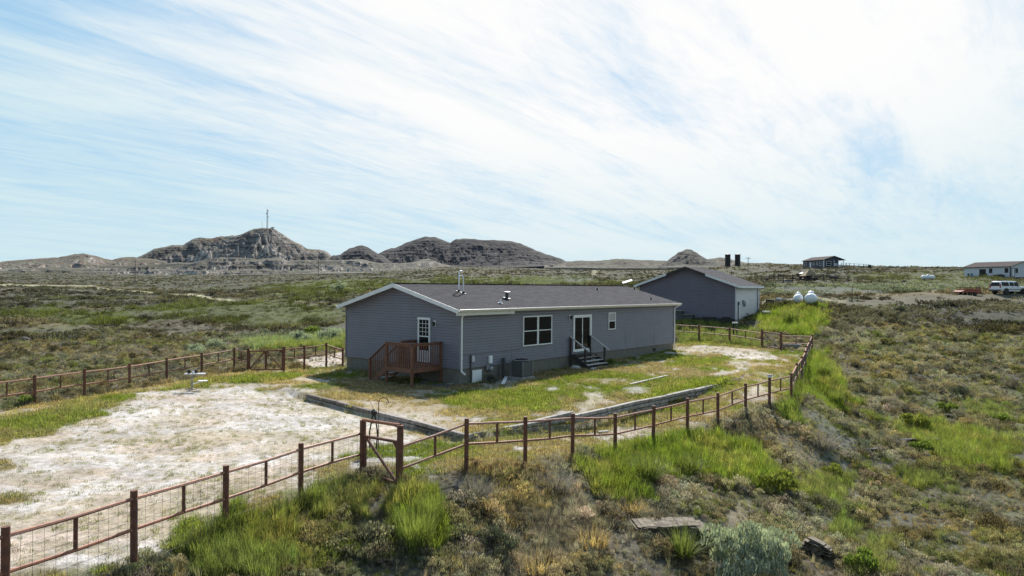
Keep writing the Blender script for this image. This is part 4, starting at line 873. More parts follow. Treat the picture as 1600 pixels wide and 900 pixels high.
# ------------------------------------------------ fences
def offs(p,dz): return Vector((p[0],p[1],gz(p[0],p[1])+dz))
def fence(label,P,tops,post=True,mesh=True,skip=(),r=.045,spacer=True,rail=RUSTRAIL,fromto=None,railz=(.13,.62)):
    """posts at P; tops = z of post tops; rails pinned between posts with a short spacer, hog wire behind"""
    n=len(P); o=Vector((P[0][0],P[0][1],gz(*P[0][:2]))); T=thing('pipe_fence',label,'fence',o,0)
    tp=[Vector((P[i][0],P[i][1],tops[i])) for i in range(n)]
    for i in range(n):
        if i in skip: continue
        f=MB(o); f.tube((P[i][0],P[i][1],gz(*P[i][:2])-.25),tp[i]+Vector((rnd.uniform(-.012,.012),0,0)),r*1.25,10); f.build('post',RUST,T,sm=True)
    a,b=railz
    W=MB(o)
    for i in range(n-1):
        for q,zz in enumerate((a,b)):
            f=MB(o); p0=tp[i]-Vector((0,0,zz)); p1=tp[i+1]-Vector((0,0,zz)); m_=(p0+p1)/2+Vector((0,0,rnd.uniform(-.02,.015)))
            f.tube(p0,m_,.030,8); f.tube(m_,p1,.030,8); f.build('rail',rail,T,sm=True)
        if spacer:
            m_=(tp[i]+tp[i+1])/2; f=MB(o); f.tube(m_-Vector((0,0,a+.02)),m_-Vector((0,0,b)),.030,8); f.build('spacer',RUST,T,sm=True)
        if mesh:
            d=tp[i+1]-tp[i]; L=d.length; u=d.normalized(); side=Vector((u.y,-u.x,0)).normalized()*.05
            g0=gz(*P[i][:2]);g1=gz(*P[i+1][:2]); k=max(3,int(L/.16))
            for j in range(k+1):
                t=j/k; top=tp[i]+d*t-Vector((0,0,a)); bt=Vector((top.x,top.y,g0+(g1-g0)*t+.02)); W.tube(top+side,bt+side,.0026,3)
            for z in range(7):
                q=z/6; pa=tp[i]-Vector((0,0,a)); pb=tp[i+1]-Vector((0,0,a)); ba=Vector((pa.x,pa.y,g0+.04)); bb=Vector((pb.x,pb.y,g1+.04))
                W.tube(pa+(ba-pa)*q+side,pb+(bb-pb)*q+side,.0028,3)
    if mesh: W.build('wire_mesh',WIRE,T,kind='stuff')
    return T
FR=[(-8.6,5.4,1.2),(-7.6,7.4,1.22),(-6.75,9.3,1.24),(-6.0,11.1,1.20),(-5.3,12.95,1.13),(-4.46,14.8,1.136),(-3.58,16.55,1.10)]
fence('rusty pipe fence with hog wire along the white dirt, left of the front gate',[(a,b) for a,b,c in FR],[c for a,b,c in FR],skip=(6,))
FM=[(-2.45,15.62,1.02),(-1.07,16.8,1.31),(.38,18.1,1.12),(1.72,19.4,.98),(3.13,20.8,.74),(4.53,22.1,.755),(5.94,23.4,.80),(7.35,24.7,.79),(8.77,26.0,.96),(10.18,27.4,1.0),(11.55,28.7,1.03)]
fence('rusty pipe fence curving from the front gate past the timber wall to the right',[(a,b) for a,b,c in FM],[c for a,b,c in FM],skip=(0,))
FE=[(11.55,28.7,1.03),(13.12,32,1.1),(14.7,35.2,1.1),(16.0,37.9,1.15),(17.2,40.6,1.21),(19.0,44.4,1.23),(19.7,45.6,1.52)]
fence('receding stretch of rusty fence seen almost end on beside the tall green grass',[(a,b) for a,b,c in FE],[c for a,b,c in FE],skip=(0,))
FB=[(19.7,45.6,1.52),(18.35,47.45,1.5)]
fence('short fence panel between the far corner post and the back gate',[(a,b) for a,b,c in FB],[1.52,1.40],skip=(0,1))
FB2=[(17.85,49.6,1.55),(16.3,52.0,1.72),(14.55,54.0,1.78),(12.6,55.6,1.80),(10.6,57.5,1.85)]
fence('back fence in front of the garage, left of the back gate',[(a,b) for a,b,c in FB2],[c-.1 for a,b,c in FB2],skip=(0,),r=.06)
FL=[(-19.4,22.0,1.1),(-18.3,23.8,1.1),(-17.6,25.7,1.1),(-17.0,27.7,1.1),(-16.35,29.8,1.08),(-15.9,32.1,1.1),(-15.4,34.6,1.1),(-14.55,36.5,1.2),(-13.7,36.25,1.1)]
fence('long rusty pipe fence along the dry grass on the left',[(a,b) for a,b,c in FL],[c for a,b,c in FL],skip=(8,))
FH=[(-11.78,36.1,1.3),(-10.9,36.6,1.33),(-9.95,37.4,1.42),(-9.15,37.75,1.1)]
fence('short rusty fence between the double gate and the house corner',[(a,b) for a,b,c in FH],[c for a,b,c in FH],skip=(0,),mesh=False)
def gatepost(f,p,z1,w=.13): f.tube((p[0],p[1],gz(p[0],p[1])-.2),(p[0],p[1],z1),w/2,10)
def gate(label,pa,pb,za,zb,arch=False,two=False,thin=False,leafs=None):
    o=Vector((pa[0],pa[1],gz(*pa))); T=thing('metal_gate',label,'gate',o,0)
    for p,z in ((pa,za),(pb,zb)):
        f=MB(o); gatepost(f,p,z,.15); f.build('gate_post',RUST,T,sm=True)
    A=Vector((pa[0],pa[1],0));B=Vector((pb[0],pb[1],0)); u=(B-A).normalized()
    segs=[(A+u*.1,B-u*.1,0)] if not two else [(A+u*.08,(A+B)/2-u*.03,1),((A+B)/2+u*.03,B-u*.08,0)]
    drop=.38 if arch else .18
    for a,b,fl in segs:
        fa=(a-A).length/(B-A).length; fb=(b-A).length/(B-A).length
        ta=za+(zb-za)*fa-drop; tb=za+(zb-za)*fb-drop; ga=gz(a.x,a.y)+.10; gb=gz(b.x,b.y)+.10
        pts=[Vector((a.x,a.y,ta)),Vector((b.x,b.y,tb)),Vector((b.x,b.y,gb)),Vector((a.x,a.y,ga))]
        for i in range(4):
            f=MB(o); f.tube(pts[i],pts[(i+1)%4],.036,8); f.build('gate_frame',RUST,T,sm=True)
        f=MB(o); 
        if fl: f.tube(pts[1],pts[3],.034,8)
        else: f.tube(pts[0],pts[2],.034,8)
        f.build('brace',RUST,T,sm=True)
        f=MB(o); c=pts[1]; f.prism([c-Vector((0,0,.02)),c-u*.2-Vector((0,0,.02)),c-Vector((0,0,.22))],(0,.012,0)); f.build('gusset',RUST,T)
        W=MB(o); k=7
        for j in range(1,k):
            t=j/k; W.tube(pts[0]+(pts[1]-pts[0])*t,pts[3]+(pts[2]-pts[3])*t,.003,3); W.tube(pts[0]+(pts[3]-pts[0])*t,pts[1]+(pts[2]-pts[1])*t,.003,3)
        W.build('wire_mesh',WIRE,T,kind='stuff')
    if arch:
        f=MB(o); f.tube((pa[0],pa[1],za),(pb[0],pb[1],zb),.04,8); f.build('top_bar',RUSTRAIL,T,sm=True)
    return T
gate('rusty front gate with a raised top bar and diagonal brace in the nearest fence',(-3.52,16.55),(-2.48,15.60),1.30,1.37,arch=True)
gate('rusty back gate with a diagonal brace near the garage',(17.85,49.6),(18.38,47.45),1.62,1.58)
gate('rusty double gate by the left fence near the house',(-13.72,36.25),(-11.80,36.05),1.2,1.3,two=True)
# ------------------------------------------------ timber terrace walls
def timbers(label,segs,ms=None):
    ms=ms or (GREYWOOD,GREYWOOD,OLDTIE)
    a=segs[0][0]; o=Vector((a[0],a[1],gz(a[0],a[1]))); T=thing('timber_wall',label,'retaining wall',o,0)
    for (p,q,z0,z1) in segs:
        P=Vector((p[0],p[1],0));Q=Vector((q[0],q[1],0)); L=(Q-P).length; k=max(1,round(L/2.3)); d=(Q-P).normalized(); sd=Vector((-d.y,d.x,0))
        for j in range(k):
            a_=P+d*(L*j/k+.012)+sd*rnd.uniform(-.025,.025); b_=P+d*(L*(j+1)/k-.012)+sd*rnd.uniform(-.025,.025); f=MB(o)
            f.bar((a_.x,a_.y,z0+(z1-z0)*j/k+rnd.uniform(-.012,.012)),(b_.x,b_.y,z0+(z1-z0)*(j+1)/k+rnd.uniform(-.012,.012)),.19,.125)
            ob=f.build('timber',rnd.choice(ms),T); m_=ob.modifiers.new('worn','BEVEL'); m_.width=.025; m_.segments=2
def tz(p): return gz(p[0],p[1])
def tw(pxs,dz=.08):
    out=[]
    for (x0,y0,x1,y1,Y0,Y1,nz) in pxs:
        a=at(x0,y0,Y0);b=at(x1,y1,Y1)
        for k in range(nz): out.append(((a.x,a.y),(b.x,b.y),a.z-.07-.145*k,b.z-.07-.145*k))
    return out
T1=[(480,614.5,580,640,28.3,24.9,2),(580,640,652,657,24.9,22.7,2),(652,657,727,677.5,22.7,21.0,2)]
T2=[(727,679,760,671,21.0,21.7,2),(760,671,840,658,21.7,22.6,2),(836,656,895,642.5,22.75,23.5,2),(897,648,992,627,23.3,26.0,2),(990,627,1041,617,26.0,28.0,3),(1041,617,1082,607.5,28.0,29.6,2),(1084,608,1118,600,29.6,31.4,2),(1118,600,1142,595.5,31.4,32.6,1)]
timbers('weathered grey timber wall running from the white dirt toward the fence corner',tw(T1)); timbers('stepped pale timber wall behind the middle of the front fence',tw(T2),(BLEACHED,BLEACHED,GREYWOOD))
def plank(name,label,cat,a,b,w_=.12,h_=.05,m=TREAD,lift=.05,group=None):
    o=offs(a,0); f=MB(o); p=offs(a,lift);q=offs(b,lift); f.bar(p,q,w_,h_); ob=f.build(name,m); ob.location=o; tag(ob,label,cat,group); return ob
plank('edging_timber','thin pale landscape timber lying in the lawn, nearer piece','timber',g(985,602.5),g(1012,596),.10,.07)
plank('edging_timber','thin pale landscape timber lying in the lawn, farther piece','timber',g(1014,595.5),g(1043,588.5),.10,.07)
plank('board','short white board lying on dirt by the skirt panel','board',g(786,603),g(791,592),.16,.04,WHITE,.10)
plank('board','white flat board lying in shade beneath the downspout','board',g(692,602.5),g(715,600),.10,.04,TREAD,.04)
plank('board','pale plank lying against the foundation right of the steps','board',g(975,559),g(1000,557.5),.12,.05,GREYWOOD,.05)
plank('board','pale board lying near the lower fence','board',g(935,677),g(950,676),.10,.04,TREAD,.05)
def rock(name,label,p,s,seed,m,parent=None,flat=.6,cat='rock',group=None):
    import bmesh
    r=random.Random(seed); b=bmesh.new(); bmesh.ops.create_icosphere(b,subdivisions=2,radius=1)
    for v in b.verts:
        k=1+.35*(mnoise.noise(v.co*1.3+Vector((seed*3.1,0,0))))+.12*mnoise.noise(v.co*4+Vector((0,seed,0)))
        v.co=Vector((v.co.x*s[0]*k,v.co.y*s[1]*k,v.co.z*s[2]*k))
    me=bpy.data.meshes.new(name); b.to_mesh(me); b.free(); me.materials.append(m); o=bpy.data.objects.new(name,me); C.objects.link(o)
    if parent: o.parent=parent; o.location=p
    else: o.location=p; tag(o,label,cat,group)
    return o
rock('rock','pale round rock left of the patio steps',G(899,577)+Vector((0,0,.06)),(.3,.25,.18),3,CONC)
rock('rock','grey block beside the patio steps, next to the bush',G(943,566)+Vector((0,0,.1)),(.18,.18,.17),5,CONC)
rock('rock','pale stone lying in the lawn near the house far corner',G(1046,553)+Vector((0,0,.03)),(.4,.25,.10),6,CONC)
rock('rock','small white stone at the foot of the front gate',G(633,757)+Vector((0,0,.03)),(.07,.06,.05),7,WHITE)
rock('rock','small white stone on the dry slope below the fence',G(716,842)+Vector((0,0,.08)),(.06,.05,.08),8,WHITE)
rock('rock','small white stone on the right hillside',G(1320,788)+Vector((0,0,.05)),(.09,.06,.05),9,WHITE)
rock('rock','dark pointed rock far out in the left field',G(36,535)+Vector((0,0,.15)),(.7,.4,.35),10,STONED)
# ledges of layered stone
def ledge(label,c,az,n,L,m,seed,dep=.5,th=.05,step=.045,spread=0.,sink=.0):
    """weathered bed of cracked slabs: each layer is broken in two or three angular plates, the back edge buried in the slope"""
    r=random.Random(seed); z=gz(*c); T=thing('rock_outcrop',label,'rock outcrop',(c[0],c[1],z-sink),az)
    for i in range(n):
        zz=i*step; x0=-L/2*r.uniform(.75,1.05)+spread*r.uniform(-1,1); k=r.choice((2,3)); tot=L*r.uniform(.8,1.05)
        cuts=[0]+sorted(r.uniform(.25,.75) for _ in range(k-1))+[1]
        for a,b_ in zip(cuts[:-1],cuts[1:]):
            xa=x0+tot*a+.012; xb=x0+tot*b_-.012
            if xb-xa<.08: continue
            m_=max(3,int((xb-xa)/.16)); fr=[(xa+(xb-xa)*q/m_+r.uniform(-.02,.02),-dep/2*r.uniform(.75,1.15)-.03*(i%2)) for q in range(m_+1)]; bk=[(xb-(xb-xa)*q/m_+r.uniform(-.03,.03),dep/2*r.uniform(.8,1.2)) for q in range(m_+1)]
            dz=r.uniform(-.012,.012); tl=r.uniform(-.03,.03)
            f=MB(); f.prism([(x,y,zz+dz+tl*x+.05*y) for x,y in fr+bk],(r.uniform(-.015,.015),r.uniform(-.02,.0),th*r.uniform(.6,1.25))); f.build('stone_slab',m,T)
    return T
a=g(1043,836); ledge('overhanging pale sandstone ledge in the foreground slope',a,R(3),10,1.5,STONE,3,.55,.022,.024,.10,-.09)
f=MB(); f.box((0,.12,-.12),(1.1,.3,.3)); o=f.build('ledge_core',STONED); o.parent=[k for k in C.objects if k.get('label')=='overhanging pale sandstone ledge in the foreground slope'][0]
a=g(1272,866); t_=ledge('small pile of tan layered sandstone at the lower right',a,R(-38),15,.50,STONE,5,.34,.022,.026,.12,.05); t_.rotation_euler=(R(-12),R(14),R(-38))
a=g(1352,706); ledge('dark shale ledge on the right slope, left end',a,R(12),9,1.1,STONED,7,.22,.022,.03,.5,.14)
a=g(1425,690); ledge('dark shale ledge on the right slope, right end beside the green shrub',a,R(8),9,1.2,STONED,8,.22,.022,.03,.6,.14)
a=g(1492,652); ledge('dark shale shelf highest on the right slope',a,R(-30),7,1.1,STONED,9,.22,.022,.035,.5,.14)
# ------------------------------------------------ single shrubs
def shrub(name,label,cat,p,q,col,scale,trans=.3,var=.35,mt=None):
    T=thing(name,label,cat,(p[0],p[1],gz(*p)-.02),rnd.uniform(0,6),None); m=mt or foliage_mat(name+'_leaf',col,var,trans)
    o=leafmesh('foliage',q,m); C.objects.link(o); o.parent=T
    st=MB(); r=random.Random(len(q))
    for i in range(7):
        a=r.uniform(0,6.28); st.tube((0,0,-.05),(math.cos(a)*.25,math.sin(a)*.25,.35*r.uniform(.6,1.2)),.014,5,.006)
    st.build('stem',DKWOOD,T); T.scale=(scale,)*3; return T
MS=foliage_mat('silver_sage_leaf',(.33,.37,.30),.3,.28); MR=foliage_mat('rabbitbrush_leaf',(.15,.185,.06),.35,.35); MG=foliage_mat('bright_shrub_leaf',(.14,.19,.045),.4,.4); MG2=foliage_mat('tall_green_blade',(.175,.215,.065),.3,.45); MD=foliage_mat('dark_sage_leaf',(.10,.11,.085),.35,.25)
QS=bush(31,6500,.60,.80,.05,26,.45,.85); QS2=bush(32,1600,.5,.5,.055,14,.4,.8); QF=tuft(33,420,.75,.016,.14,1.0,.9); QB=bush(34,1500,.5,.5,.06,12,.25,.4); QT=tuft(35,650,.95,.016,.34,.3,.8); QY=tuft(36,260,.5,.018,.1,1.1,.3)
shrub('sagebrush','large silver green sagebrush at the bottom of the slope','sagebrush',g(1163,908),QS,None,1.55,mt=MS)
shrub('sagebrush','silver sagebrush just above the large one in the foreground','sagebrush',g(1215,868),QS2,None,1.2,mt=MS)
shrub('rabbitbrush','feathery green bush in front of the sandstone ledge','shrub',g(1066,872),QF,None,1.1,mt=MR)
shrub('leafy_shrub','bright leafy green shrub at the bottom right of the stone pile','shrub',g(1345,893),QB,None,1.0,mt=MG)
shrub('leafy_shrub','green shrub growing over the dark shale ledge','shrub',g(1440,708),QB,None,1.05,mt=MG)
shrub('leafy_shrub','low green shrub left end of the upper right slope','shrub',g(1480,645),QB,None,1.1,mt=MG)
shrub('leafy_shrub','low green shrub at the right of the upper right slope','shrub',g(1565,662),QB,None,1.0,mt=MG)
shrub('tall_grass_clump','tall bright green grass clump below the front gate','grass clump',g(650,858),QT,None,.95,mt=MG2)
shrub('tall_grass_clump','smaller bright grass clump behind the tall one below the gate','grass clump',g(672,815),QT,None,.7,mt=MG2)
shrub('tall_grass_clump','green grass clump at the foot of the fence left of the gate','grass clump',g(492,786),QT,None,.55,mt=MG2)
shrub('tall_grass_clump','green grass clump around the second fence post from the left','grass clump',g(365,808),QT,None,.6,mt=MG2)
shrub('rabbitbrush','dark feathery green bush below the middle of the front fence','shrub',g(1012,752),QF,None,1.25,mt=MR)
shrub('rabbitbrush','feathery green bush right of the dark one below the fence','shrub',g(1075,740),QF,None,1.0,mt=MR)
shrub('sagebrush','rounded grey sagebrush behind the left fence','sagebrush',g(338,546),QS2,None,1.9,mt=MS)
shrub('sagebrush','low grey sagebrush left of the rounded one behind the left fence','sagebrush',g(306,554),QS2,None,1.7,mt=MS)
shrub('sagebrush','silver bush growing against the wall right of the patio steps','sagebrush',g(953,569),QS2,None,.75,mt=MR)
shrub('sagebrush','dark weed growing under the gas meter','weed',g(768,598),QS2,None,.8,mt=MD)
shrub('leafy_shrub','green shrub behind the left fence at the picture edge','shrub',g(38,634),QB,None,.8,mt=MG)
shrub('sagebrush','grey sagebrush behind the short fence by the double gate','sagebrush',g(470,536),QS2,None,2.2,mt=MS)
shrub('sagebrush','grey green sagebrush left of the house gable','sagebrush',g(515,532),QS2,None,2.4,mt=MS)
shrub('leafy_shrub','dark green shrub between the sagebrush left of the gable','shrub',g(487,526),QB,None,2.2,mt=MG)
shrub('sagebrush','round grey green bush alone in the green field behind the house','sagebrush',g(530,456),QS2,None,4.5,mt=MS)
shrub('sagebrush','dark sagebrush on top of the berm at right','sagebrush',g(1407,488),QS2,None,1.3,mt=MD)
shrub('tall_grass_clump','tall pale grass clump left of the white tanks','grass clump',g(1235,507),QT,None,1.6,mt=MG2)
shrub('tall_grass_clump','tall grass clump right of the receding fence','grass clump',g(1285,590),QT,None,1.0,mt=MG2)
shrub('tall_grass_clump','bright grass clump lower down beside the receding fence','grass clump',g(1305,632),QT,None,.9,mt=MG2)
MT=foliage_mat('straw_leaf',(.40,.30,.165),.4,.45); MW=foliage_mat('dead_twig_grey',(.27,.25,.24),.4,.2); MY=foliage_mat('yellow_green_leaf',(.19,.215,.05),.4,.35)
QD=[tuple(Vector(v)*1.0 for v in q) for q in twigs(51,520,.6,.55,.010)]; QW=tuft(52,420,.5,.012,.34,.9,1.6)
shrub('dead_bush','grey leafless bush just below the fence right of the gate','dead bush',g(742,775),QD,None,1.0,mt=MW)
shrub('dead_bush','grey leafless bush under the middle fence post, left of the green bushes','dead bush',g(868,765),QD,None,1.1,mt=MW)
shrub('dead_bush','low grey twiggy bush on the slope right of the receding fence','dead bush',g(1285,700),QD,None,1.4,mt=MW)
shrub('dry_grass_clump','orange straw clump left of the sandstone ledge','grass clump',g(925,850),QW,None,1.0,mt=MT)
shrub('dry_grass_clump','pale straw clump at the bottom edge left of centre','grass clump',g(840,892),QW,None,1.0,mt=MT)
shrub('dry_grass_clump','straw clump above the sandstone ledge','grass clump',g(985,800),QW,None,.8,mt=MT)
shrub('dry_grass_clump','tan straw clump over the small stone pile','grass clump',g(1290,850),QW,None,.6,mt=MT)
shrub('leafy_shrub','yellow green bush in the middle of the right slope','shrub',g(1430,672),QB,None,1.5,mt=MY)
shrub('leafy_shrub','yellow green bush right of the pale sagebrush','shrub',g(1215,770),QB,None,1.3,mt=MY)
shrub('leafy_shrub','small yellow green bush left of the shale ledge','shrub',g(1300,745),QB,None,.9,mt=MY)
shrub('sagebrush','dark grey sagebrush in the middle of the right hillside','sagebrush',g(1500,620),QS2,None,1.3,mt=MD)
shrub('sagebrush','dark sagebrush at the bottom left of centre','sagebrush',g(775,862),QS2,None,1.0,mt=MD)
# ------------------------------------------------ yard items
def pedestal():
    p=G(300,611); T=thing('pedestal_table','small metal pedestal table with odds and ends standing on the white dirt','table',p,.2)
    f=MB(); f.tube((0,0,.02),(0,0,.70),.03,8); f.build('pedestal',STEEL,T)
    f=MB(); f.box((.12,0,.72),(.80,.30,.03)); f.build('table_top',SIDING3,T)
    f=MB()
    for a in (0,2.1,4.2): f.bar((0,0,.12),(math.cos(a)*.3,math.sin(a)*.3,.02),.05,.02)
    f.build('foot',STEEL,T)
    f=MB(); f.box((.38,.15,.40),(.34,.22,.03)); f.bar((0,0,.28),(.38,.15,.38),.03,.03); f.build('lower_shelf',WHITE,T)
    for i,(x,hh,r) in enumerate(((-.12,.16,.08),(.04,.10,.05),(.13,.17,.03),(.2,.15,.03))):
        f=MB(); f.lathe((x,0,.74),[(r*.7,0),(r,hh*.3),(r*.9,hh*.7),(r*.3,hh)],10); o=f.build('jar',BLACK if i!=1 else WHITE,sm=True); o.location=p; tag(o,['dark pot at the left end of the pedestal table','small white cup in the middle of the pedestal table','dark bottle left of the other bottle on the pedestal table','dark bottle farthest right on the pedestal table'][i],'jar')
pedestal()
def hook():
    p=offs((-3.6,18.9),0); T=thing('garden_hook','black shepherd hook with a rusty curl behind the front gate','plant hook',p,0)
    f=MB(); f.path([(0,0,-.1),(0,0,1.35),(.04,0,1.45),(.14,0,1.49),(.24,0,1.45),(.27,0,1.36)],.012,6); f.build('hook_rod',RUST,T)
    f=MB(); f.path([(0,0,1.38),(-.05,0,1.43),(-.13,0,1.40)],.01,6); f.build('side_curl',RUST,T)
    o=offs((-3.7,18.85),0); T2=thing('wind_spinner','black cast metal yard ornament hanging behind the front gate','ornament',o,0)
    f=MB(); f.lathe((-.02,0,1.08),[(.02,-.10),(.09,-.04),(.09,.04),(.02,.10)],8); f.build('hub',BLACK,T2)
    for a,b in (((-.05,0,1.0),(-.13,0,.55)),((.02,0,1.0),(.09,0,.5)),((-.13,0,.55),(-.12,0,.12)),((.09,0,.5),(.05,0,.08)),((-.10,0,.8),(.05,0,.8))):
        f=MB(); f.bar(a,b,.035,.02); f.build('blade_arm',BLACK,T2)
    f=MB(); f.tube((-.02,0,1.15),(-.13,0,1.40),.005,4); f.build('hanger',BLACK,T2)
hook()
def cap_light():
    p=Vector((10.18,27.4,1.0)); T=thing('solar_light','small solar light on top of the fence post before the corner','lamp',p,0)
    f=MB(); f.box((0,0,.05),(.13,.13,.09)); f.build('light_box',WHITE,T); f=MB(); f.box((0,0,.105),(.16,.16,.02)); f.build('solar_panel',BLACK,T)
cap_light()
def tub(label,p,r,hh,m,n='stock_tub'):
    f=MB(); f.lathe((0,0,0),[(r*.9,0),(r,hh),(r*.93,hh),(r*.85,.05)],18); o=f.build(n,m,sm=True); o.location=p; tag(o,label,'tub'); return o
tub('low grey round tub behind the fence panel right of the back gate',G(1236,545),.62,.35,STEEL)
def hose():
    f=MB(); o=G(655,600); pts=[]
    for i in range(40):
        t=i/39; a=t*9; r=.25+.5*t; x,y=o.x+math.cos(a)*r+t*1.2,o.y+math.sin(a)*r*.6-t*.5; pts.append(Vector((x,y,gz(x,y)+.03))-o)
    f.path(pts,.022,5); ob=f.build('garden_hose',mat('teal_hose',(.02,.10,.09),.5),sm=True); ob.location=o; tag(ob,'dark teal garden hose coiled in the shade by the deck','hose')
hose()
for i,(px,py,s,lab) in enumerate(((688,604,(.5,.4,.12),'dark flat rubber mat heap beside the deck post'),)):
    p=G(px,py); rock('debris_heap',lab,p,s,20+i,DKGREY,cat='debris')
# items at the garage base
def small_table(u,v,label,w_,m1,hh):
    x,y=SW(u,v); T=thing('outdoor_table',label,'table',(x,y,gz(x,y)),math.pi/2-TH)
    f=MB(); f.box((0,0,hh),(.8,w_,.05)); f.build('table_top',m1,T); f=MB(); f.box((0,0,hh-.25),(.7,w_-.2,.4)); f.build('cabinet',DKGREY,T)
    for a in (-1,1):
        for b in (-1,1): f=MB(); f.box((a*.33,b*(w_/2-.08),hh/2),(.05,.05,hh)); f.build('leg',DKGREY,T)
small_table(-.9,4.9,'outdoor grill table with a pale top against the garage wall',.9,CONC,1.05); small_table(-.8,4.0,'low grey workbench right of the pale topped grill table',1.0,GREYWOOD,.75)
x,y=SW(-.5,1.7); f=MB(); f.box((0,0,.22),(.7,3.4,.5)); f.box((0,.5,.5),(.5,1.2,.16)); f.box((.0,-1.0,.52),(.4,.7,.2)); o=f.build('lumber_stack',BLACK); o.location=(x,y,gz(x,y)); o.rotation_euler=(0,0,math.pi/2-TH); tag(o,'dark low stack of stored material along the garage base','stack')
def hydrant(px,py,label,Y):
    p=G(px,py); T=thing('water_hydrant',label,'hydrant',p,0)
    f=MB(); f.box((0,0,.55),(.10,.10,1.1)); f.build('pipe',BLACK,T); f=MB(); f.box((.12,0,1.1),(.42,.16,.10)); f.build('head',WHITE,T); f=MB(); f.box((.27,.0,.45),(.07,.07,.9)); f.build('side_pipe',DKGREY,T)
hydrant(1146,526,'black yard hydrant post with a pale head by the garage corner',57)
def cart():
    p=G(1197,497); T=thing('garden_cart','small dark garden cart with white top right of the garage','cart',p,.4)
    f=MB(); f.box((0,0,.35),(.6,.45,.35)); f.build('tray',BLACK,T); f=MB(); f.box((0,0,.6),(.62,.47,.12)); f.build('lid',WHITE,T)
    for s in (-1,1): f=MB(); f.lathe((0,s*.27,.18),[(.18,-.04),(.18,.04)],14,'y'); f.build('wheel',BLACK,T)
cart()
# ------------------------------------------------ propane tanks
def ptank(label,p,r,L,az,group=None):
    T=thing('propane_tank',label,'propane tank',p,az,group)
    prof=[(.001,-L/2)]+[(r*math.sin(a),-L/2+r*.9-r*.9*math.cos(a)) for a in np.linspace(.2,math.pi/2,6)]; prof+= [(a,-b) for a,b in prof[::-1]]
    f=MB(); f.lathe((0,0,r+.18),prof,24,'x'); f.build('tank_body',TANKW,T,sm=True)
    f=MB(); f.lathe((0,0,2*r+.15),[(.28*r/.5,0),(.28*r/.5,.10),(.20*r/.5,.20),(.02,.26)],14); f.build('valve_dome',TANKW,T,sm=True)
    for s in (-1,1):
        f=MB(); f.box((s*L*.28,0,.14),(.14,r*1.3,.30)); f.build('saddle',DKGREY,T)
rng=(G(1247,475)); va=math.atan2(rng.y,rng.x)
ptank('white propane tank seen end on, smaller left one of the pair',Vector((*g(1247,475.5),0))+Vector((0,0,gz(*g(1247,475.5))-.05)),.47,2.9,math.atan2(g(1247,475)[1],g(1247,475)[0])+.02)
pp=g(1267,477.5); ptank('white propane tank seen end on, larger right one of the pair',Vector((pp[0],pp[1],gz(*pp)-.05)),.56,3.4,math.atan2(pp[1],pp[0])-.03)
pp=at(1450,437.5,172); ptank('white propane tank seen side on far off below the white house',Vector((pp.x,pp.y,gz(pp.x,pp.y)-.1)),.52,3.3,R(-5))
def junk(px,py,label,m,s,n,seed,cat='junk'):
    p=G(px,py); T=thing('scrap_pile',label,cat,p,0); r=random.Random(seed)
    for i in range(n):
        f=MB(); a=r.uniform(0,3); f.box((r.uniform(-s,s),r.uniform(-.5,.5),r.uniform(.1,.4)),(r.uniform(.2,.7),r.uniform(.2,.5),r.uniform(.15,.5)),a); f.build('scrap_piece',m[i%len(m)],T)
junk(1212,476,'dark scrap pile in the grass right of the garage',[BLACK,DKGREY],1.1,9,3)
junk(1230,473,'row of white blocks left of the propane tanks',[WHITE,CONC],1.3,8,5)
junk(1258,469,'dark machinery behind the two white tanks',[BLACK,DKGREY,STEEL],.8,6,6)
p=G(1279,473); f=MB(); f.prism([(-.5,-.3,.05),(.7,-.3,.05),(-.4,-.2,.55)],(0,.5,0)); o=f.build('tarp',mat('cream_tarp',(.6,.58,.5),.8)); o.location=p; tag(o,'cream folded tarp at the right side of the large tank','tarp')
def stump(px,py,label,hh):
    p=G(px,py); T=thing('young_tree',label,'sapling',p,0); f=MB(); f.tube((0,0,-.1),(.03,0,hh),.06,8,.03); f.build('trunk',DKWOOD,T)
    o=leafmesh('branches',[tuple(Vector(v)*1.6 for v in q) for q in twigs(int(px),60,.5,.5,.02)],MD); C.objects.link(o); o.parent=T
stump(1331,471,'taller bare sapling stake by the drive',1.9); stump(1339,471,'shorter bare sapling by the drive, right of the taller',1.1)
